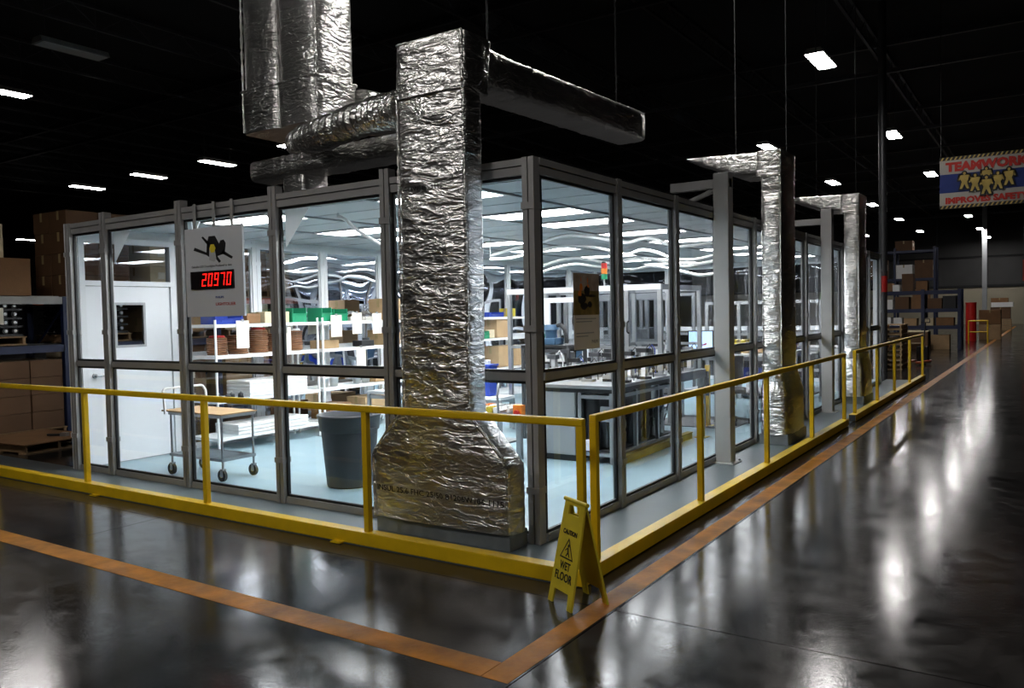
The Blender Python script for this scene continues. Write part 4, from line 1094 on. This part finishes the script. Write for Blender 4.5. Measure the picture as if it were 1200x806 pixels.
carton(-.62, 7.6, 1.032, .4, .35, .1, 'flat tan carton on the white desk', m='cardboard_pale'); carton(-.95, 7.75, 1.026, .22, .22, .2, 'yellow carton on the white desk beside the monitor', m='sign_yellow')
# office chair on a grey mat
tag(B(-.55, .75, -.6, .6, 0, .008).build('floor_mat', 'mat_grey', None, (-1.35, 6.55+.25, .005)), 'dark grey anti fatigue mat under the black chair', 'mat')
ch = thing('office_chair', 'black office chair on the grey mat before the desk', 'chair', (-.80, 6.75, .013), .3)
for k in range(5):
    a = k*2*math.pi/5
    lg = MB().cyl((0, 0, .09), (.27*math.cos(a), .27*math.sin(a), .065), .022, .014, n=6).build('leg', 'black', ch)
    MB().cyl((.27*math.cos(a)-.012, .27*math.sin(a), .028), (.27*math.cos(a)+.012, .27*math.sin(a), .028), .028, n=10).build('caster', 'rubber', lg)
MB().cyl((0, 0, .08), (0, 0, .46), .024, n=10).build('gas_column', 'steel', ch)
B(-.23, .23, -.22, .22, .46, .53).build('seat', 'rubber', ch, bevel=.025)
B(-.2, .2, .20, .25, .60, 1.0).build('backrest', 'rubber', ch, bevel=.02); B(-.03, .03, .18, .22, .48, .66).build('back_bracket', 'black', ch)
# yellow light curtain posts
for x, y, l in ((-1.02, 5.66+.75, 'yellow safety light curtain post near the grey mat'), (-.72, 5.35, 'short yellow safety post beside the kickboard')):
    t = thing('safety_post', l, 'post', (x, y, .005))
    h = .9 if x < -1 else .45
    B(-.03, .03, -.03, .03, .01, h).build('post_body', 'yellow', t); B(-.08, .08, -.08, .08, 0, .01).build('foot_plate', 'yellow', t); B(-.031, .031, -.034, -.03, h*.5, h*.9).build('sensor_strip', 'black', t)
# blue tote on a low white bench, hand cart with clutter
table(-4.5, -3.45, 4.55, 5.0-.06, .50, 'low white bench under the blue tote', 'white_paint', 'alu_bright')
tt = thing('blue_tote', 'tall blue lidded tote seen behind the large duct', 'tote', (-3.8, 4.74, .506))
MB().prism([(-.10, -.10), (.10, -.10), (.10, .10), (-.10, .10)], lambda u, v, q: (u*(.9+q*.35), v*(.9+q*.35), q), 0, .44).build('tote_body', 'blue_plastic', tt)
B(-.125, .125, -.125, .125, .44, .47).build('lid', 'blue_plastic', tt, bevel=.01); MB().cyl((0, 0, .47), (0, 0, .53), .05, n=12).build('lid_roll', 'white_plastic', tt)
hc = thing('hand_cart', 'grey tube handled cart loaded with small parts beside the grey cabinet', 'cart', (-2.36, 2.85, .005))
for z in (.2, .55): B(-.22, .22, -.25, .25, z-.02, z).build('tray', 'steel', hc)
for x in (-.2, .2):
    for y in (-.23, .23): 
        MB().cyl((x, y, .06), (x, y, .6), .012, n=8).build('post', 'steel', hc); MB().cyl((x-.012, y, .035), (x+.012, y, .035), .035, n=12).build('wheel', 'rubber', hc)
for x in (-.2, .2): MB().tube([(x, -.23, .6), (x, -.24, .75), (x, -.20, .92), (x, -.12, .97)], .014, 8).build('handle', 'steel', hc)
for k in range(8):
    x, y = -.15+.1*(k % 4), -.12+.22*(k//4)
    bin_(-2.36+x, 2.85+y, .556, ['white_plastic', 'paper', 'sign_yellow', 'white_plastic', 'orange_plastic', 'white_plastic', 'grey_light', 'white_plastic'][k], f"small {['white', 'cream', 'yellow', 'white', 'orange', 'white', 'grey', 'white'][k]} bin on the hand cart, {['front', 'rear'][k//4]} row, {pos_w[k % 4]} from the door side", .085, .16, .07)
o = thing('warning_beacon', 'red and orange beacon box beside the hand cart', 'beacon', (-2.02, 2.85, .005))
B(-.03, .03, -.03, .03, 0, .50).build('stand', 'steel', o); B(-.06, .06, -.04, .04, .50, .64).build('box', 'orange_plastic', o); MB().cyl((0, -.04, .55), (0, -.07, .55), .035, n=12).build('button', 'red_plastic', o)
# shelving and benches behind the slim ducts
table(-1.6, -.3, 8.6, 9.3, 1.0, 'white bench with blue bins behind the nearer slim duct', 'white_paint', 'white_paint', .03, .5)
for k in range(4): bin_(-1.4+k*.3, 8.95, 1.006, 'blue_plastic' if k % 2 else 'white_plastic', f"{'blue' if k % 2 else 'white'} bin on the bench behind the slim duct, {pos_w[k]} from the door side", .2, .24, .15)
for k in range(3): bin_(-1.35+k*.4, 8.95, .506, 'blue_plastic', f'blue bin under the white bench, {pos_w[k]} from the door side', .26, .3, .18)
table(-1.9, -.4, 12.2, 13.0, .9, 'pale bench at the rear of the clean room', 'grey_light', 'white_paint', .03, .4)
gp = thing('green_cable_bundle', 'hanging bundle of green cables near the rear aisle side', 'cables', (-.55, 11.6, .005))
for k in range(6): MB().tube([(.05*math.sin(k*2+q*.5)+.01*k, .05*math.cos(k+q*.7), q*.2) for q in range(11)], .012, 6).build('cable', 'plant_green', gp)
B(-.06, .12, -.06, .06, 0, .02).build('cable_base', 'grey_plastic', gp)

# white wavy tubes strung under the clean room ceiling
TUBES = [
    (4.6, [(-3.6, 2.56), (-3.23, 2.63), (-2.8, 2.69), (-2.36, 2.77), (-1.99, 2.73), (-1.67, 2.66), (-1.42, 2.61), (-1.12, 2.65), (-0.78, 2.53), (-0.5, 2.52), (-0.27, 2.54)], 'highest white tube waving under the ceiling above the bench'),
    (5.7, [(-4.37, 2.6), (-3.95, 2.6), (-3.47, 2.67), (-2.98, 2.73), (-2.57, 2.69), (-2.22, 2.61), (-1.95, 2.54), (-1.72, 2.59), (-1.48, 2.54), (-1.24, 2.44), (-0.95, 2.41), (-0.66, 2.45)], 'second white tube waving under the ceiling above the machine cage'),
    (6.6, [(-4.0, 2.49), (-3.7, 2.56), (-3.34, 2.6), (-2.98, 2.55), (-2.67, 2.49), (-2.3, 2.53), (-1.99, 2.52), (-1.73, 2.46), (-1.46, 2.38), (-1.22, 2.4), (-0.98, 2.43)], 'third white tube hanging behind the signal tower'),
    (7.2, [(-4.37, 2.42), (-4.02, 2.5), (-3.63, 2.54), (-3.3, 2.49), (-2.98, 2.45), (-2.59, 2.4), (-2.25, 2.44), (-1.99, 2.4), (-1.67, 2.32), (-1.42, 2.26), (-1.19, 2.27)], 'lowest white tube hanging in the depth of the clean room'),
    (1.1, [(-3.12, 2.79), (-2.99, 2.73), (-2.93, 2.68), (-2.83, 2.61), (-2.64, 2.51), (-2.46, 2.42)], 'white tube sloping down beyond the gusset near the middle front post'),
    (0.4, [(-4.52, 2.79), (-4.53, 2.78), (-4.58, 2.71), (-4.64, 2.66)], 'short white tube curling beside the counter sign, door side'),
    (0.4, [(-3.43, 2.79), (-3.39, 2.76), (-3.33, 2.7)], 'short white tube curling over the counter sign edge'),
]
for y, pts, lab in TUBES:
    t = thing('bent_tube', lab, 'hose', (0, y, 0), group='white ceiling tubes')
    Q = []
    for i in range(len(pts)-1):
        p0, p1, p2, p3 = [Vector((pts[j][0], 0, pts[j][1])) for j in (max(i-1, 0), i, i+1, min(i+2, len(pts)-1))]
        for k in range(6):
            u = k/6
            Q.append(.5*((2*p1)+(p2-p0)*u+(2*p0-5*p1+4*p2-p3)*u*u+(3*p1-p0-3*p2+p3)*u**3))
    Q.append(Vector((pts[-1][0], 0, pts[-1][1])))
    MB().tube(Q, .02 if y < 2 else .023, 8).build('hose', 'white_plastic', t)
    for i in (0, len(pts)-1):
        MB().cyl((pts[i][0], 0, pts[i][1]), (pts[i][0], 0, 2.835), .004, n=5).build('hanger', 'steel', t)

# ================================================================== far end of the aisle
pst = 5
for k in range(9): pallet(-.62, 19.3, k*.135, f"brown pallet in the stack beside the round column, {'topmost' if k == 8 else 'lowest' if k == 0 else 'number %s up' % ['two','three','four','five','six','seven','eight'][k-1]}", 'stacked brown pallets', 1.57, pale=True)
pj_ = thing('pallet_jack', 'dark pallet truck parked beside the pallet stack', 'pallet truck', (-.05, 20.9, 0), 1.4)
for y in (-.2, .2): B(-.5, .5, y-.07, y+.07, .06, .11).build('fork', 'rack_orange', pj_)
B(.5, .68, -.15, .15, .08, .5).build('pump_housing', 'black', pj_); MB().cyl((.62, 0, .5), (.85, 0, 1.2), .02, n=8).build('tow_bar', 'black', pj_)
MB().tube([(.85, -.12, 1.2), (.9, -.1, 1.3), (.9, .1, 1.3), (.85, .12, 1.2), (.85, -.12, 1.2)], .014, 6).build('handle', 'black', pj_); MB().cyl((.6, -.07, .08), (.6, .07, .08), .08, n=14).build('wheel', 'rubber', pj_)
br = thing('pallet_rack', 'dark blue shelving rack loaded with boxes at the aisle end', 'rack', (0, 30, 0))
for x in (-2.55, -.95, .3):
    for y in (0, 1.0): B(x-.06, x+.06, y-.05, y+.05, 0, 2.32).build('upright', 'rack_blue', br)
for z in (.85, 1.5, 2.2):
    for y in (0, 1.0): B(-2.49, .24, y-.03, y+.03, z-.07, z+.07).build('beam', 'rack_blue', br)
    B(-2.49, .24, .04, .96, z+.03, z+.05).build('deck_sheet', 'rack_blue', br)
def rackrow(z, items, row):
    for k, (x, w_, h, m_) in enumerate(items):
        nm = {'cardboard': 'brown', 'cardboard_dark': 'dark brown', 'cardboard_pale': 'tan', 'white_plastic': 'white', 'black': 'black', 'cardboard_cream': 'cream', 'sign_yellow': 'yellow'}[m_]
        carton(x, 30.4, z, w_, .6, h, f'{nm} box on the {row} shelf of the blue rack, {pos_w[k]} from the column', 'boxes on the blue rack', m_, tape=False)
rackrow(1.551, [(-2.2, .35, .4, 'white_plastic'), (-1.7, .5, .5, 'cardboard_dark'), (-1.2, .35, .48, 'cardboard'), (-.55, .5, .42, 'cardboard_dark'), (-.05, .45, .5, 'black')], 'upper')
rackrow(.901, [(-2.25, .3, .35, 'white_plastic'), (-1.85, .3, .33, 'white_plastic'), (-1.4, .45, .3, 'cardboard_pale'), (-.75, .3, .3, 'cardboard_cream'), (-.2, .6, .32, 'cardboard')], 'middle')
rackrow(.0, [(-2.1, .6, .6, 'black'), (-1.3, .6, .5, 'cardboard_dark'), (-.45, .8, .55, 'cardboard_pale')], 'floor')
rackrow(2.251, [(-2.2, .3, .35, 'cardboard'), (-1.9, .26, .28, 'white_plastic'), (-1.5, .4, .7, 'cardboard_dark'), (-1.0, .4, .4, 'cardboard')], 'top')
tb = table(-1.45, -.62, 28.6, 29.5, .74, 'brown packing table with a tan top before the blue rack', 'cardboard_cream', 'cardboard_dark', .06, .3)
B(.1, .7, .1, .8, .3, .66).build('side_panel', 'cardboard_dark', tb)
gy = thing('yellow_frame', 'small yellow tube frame stand beside the blue rack', 'frame', (.2, 35.5, 0))
for x in (0, .72): MB().cyl((x, 0, 0), (x, 0, 1.0), .03, n=8).build('post', 'yellow', gy)
for z in (.5, .98): MB().cyl((0, 0, z), (.72, 0, z), .03, n=8).build('rail', 'yellow', gy)
rd = thing('red_drum', 'tall red drum column beside the yellow frame', 'drum', (.1, 38.2, 0))
MB().cyl((0, 0, 0), (0, 0, 1.75), .22, n=18).build('drum_body', 'red_plastic', rd); MB().cyl((0, 0, 1.75), (0, 0, 1.79), .235, n=18).build('lid', 'red_plastic', rd)
for k, (x, z, m_, l) in enumerate(((.75, 0, 'cardboard_pale', 'tan carton lowest behind the yellow frame'), (.75, .72, 'cardboard', 'brown carton upper behind the yellow frame'))): carton(x, 40.5, z, .9, .8, .7, l, m=m_, lab=True)
for k in range(5):
    pallet(.55, 56, k*.145, f"pale pallet in the distant stack by the far wall, {['lowest', 'second', 'third', 'fourth', 'topmost'][k]}", 'distant pale pallets', 0, pale=True)
carton(.5, 56, .73, 1.1, .9, .75, 'brown carton on the distant pale pallets', m='cardboard_dark'); carton(.6, 55.95, 1.485, 1.2, .9, .3, 'white wrapped pack on the distant pallet stack', m='white_plastic', tape=False); carton(.45, 56, 1.79, .95, .8, .28, 'brown carton topmost on the distant pallet stack', m='cardboard')
ss = thing('steel_shelf', 'low silver steel shelving by the far wall', 'shelf', (1.75, 58, 0))
for x in (0, 2.4):
    for y in (0, .6): B(x-.03, x+.03, y-.03, y+.03, 0, 1.5).build('post', 'steel', ss)
for z in (.3, .7, 1.1, 1.45): B(-.03, 2.43, -.03, .63, z, z+.12).build('shelf', 'alu_bright', ss)
# dark rack behind the blue one
dk = thing('pallet_rack', 'tall dark rack rising behind the blue rack', 'rack', (0, 40, 0))
for x in (-5.2, -3.4, -1.6): 
    for y in (0, 1.0): B(x-.05, x+.05, y-.05, y+.05, 0, 4.6).build('upright', 'rack_blue', dk)
for z in (1.6, 3.0, 4.4):
    for y in (0, 1.0): B(-5.15, -1.65, y-.03, y+.03, z-.06, z+.06).build('beam', 'rack_blue', dk)
    B(-5.15, -1.65, .04, .96, z+.03, z+.05).build('deck_sheet', 'rack_blue', dk)
for k, (x, z, h, m_, l) in enumerate(((-2.1, 3.051, .9, 'cardboard_dark', 'dark carton high on the tall dark rack, aisle side'), (-3.0, 3.051, .7, 'white_plastic', 'white pack high on the tall dark rack'), (-4.2, 3.051, 1.0, 'cardboard', 'brown carton high on the tall dark rack'), (-2.2, 1.651, .8, 'cardboard', 'brown carton on the lower deck of the tall dark rack'), (-3.0, 4.451, .5, 'cardboard_dark', 'dark carton topmost on the tall dark rack'))): carton(x, 40.5, z, .8, .8, h, l, m=m_, lab=True)
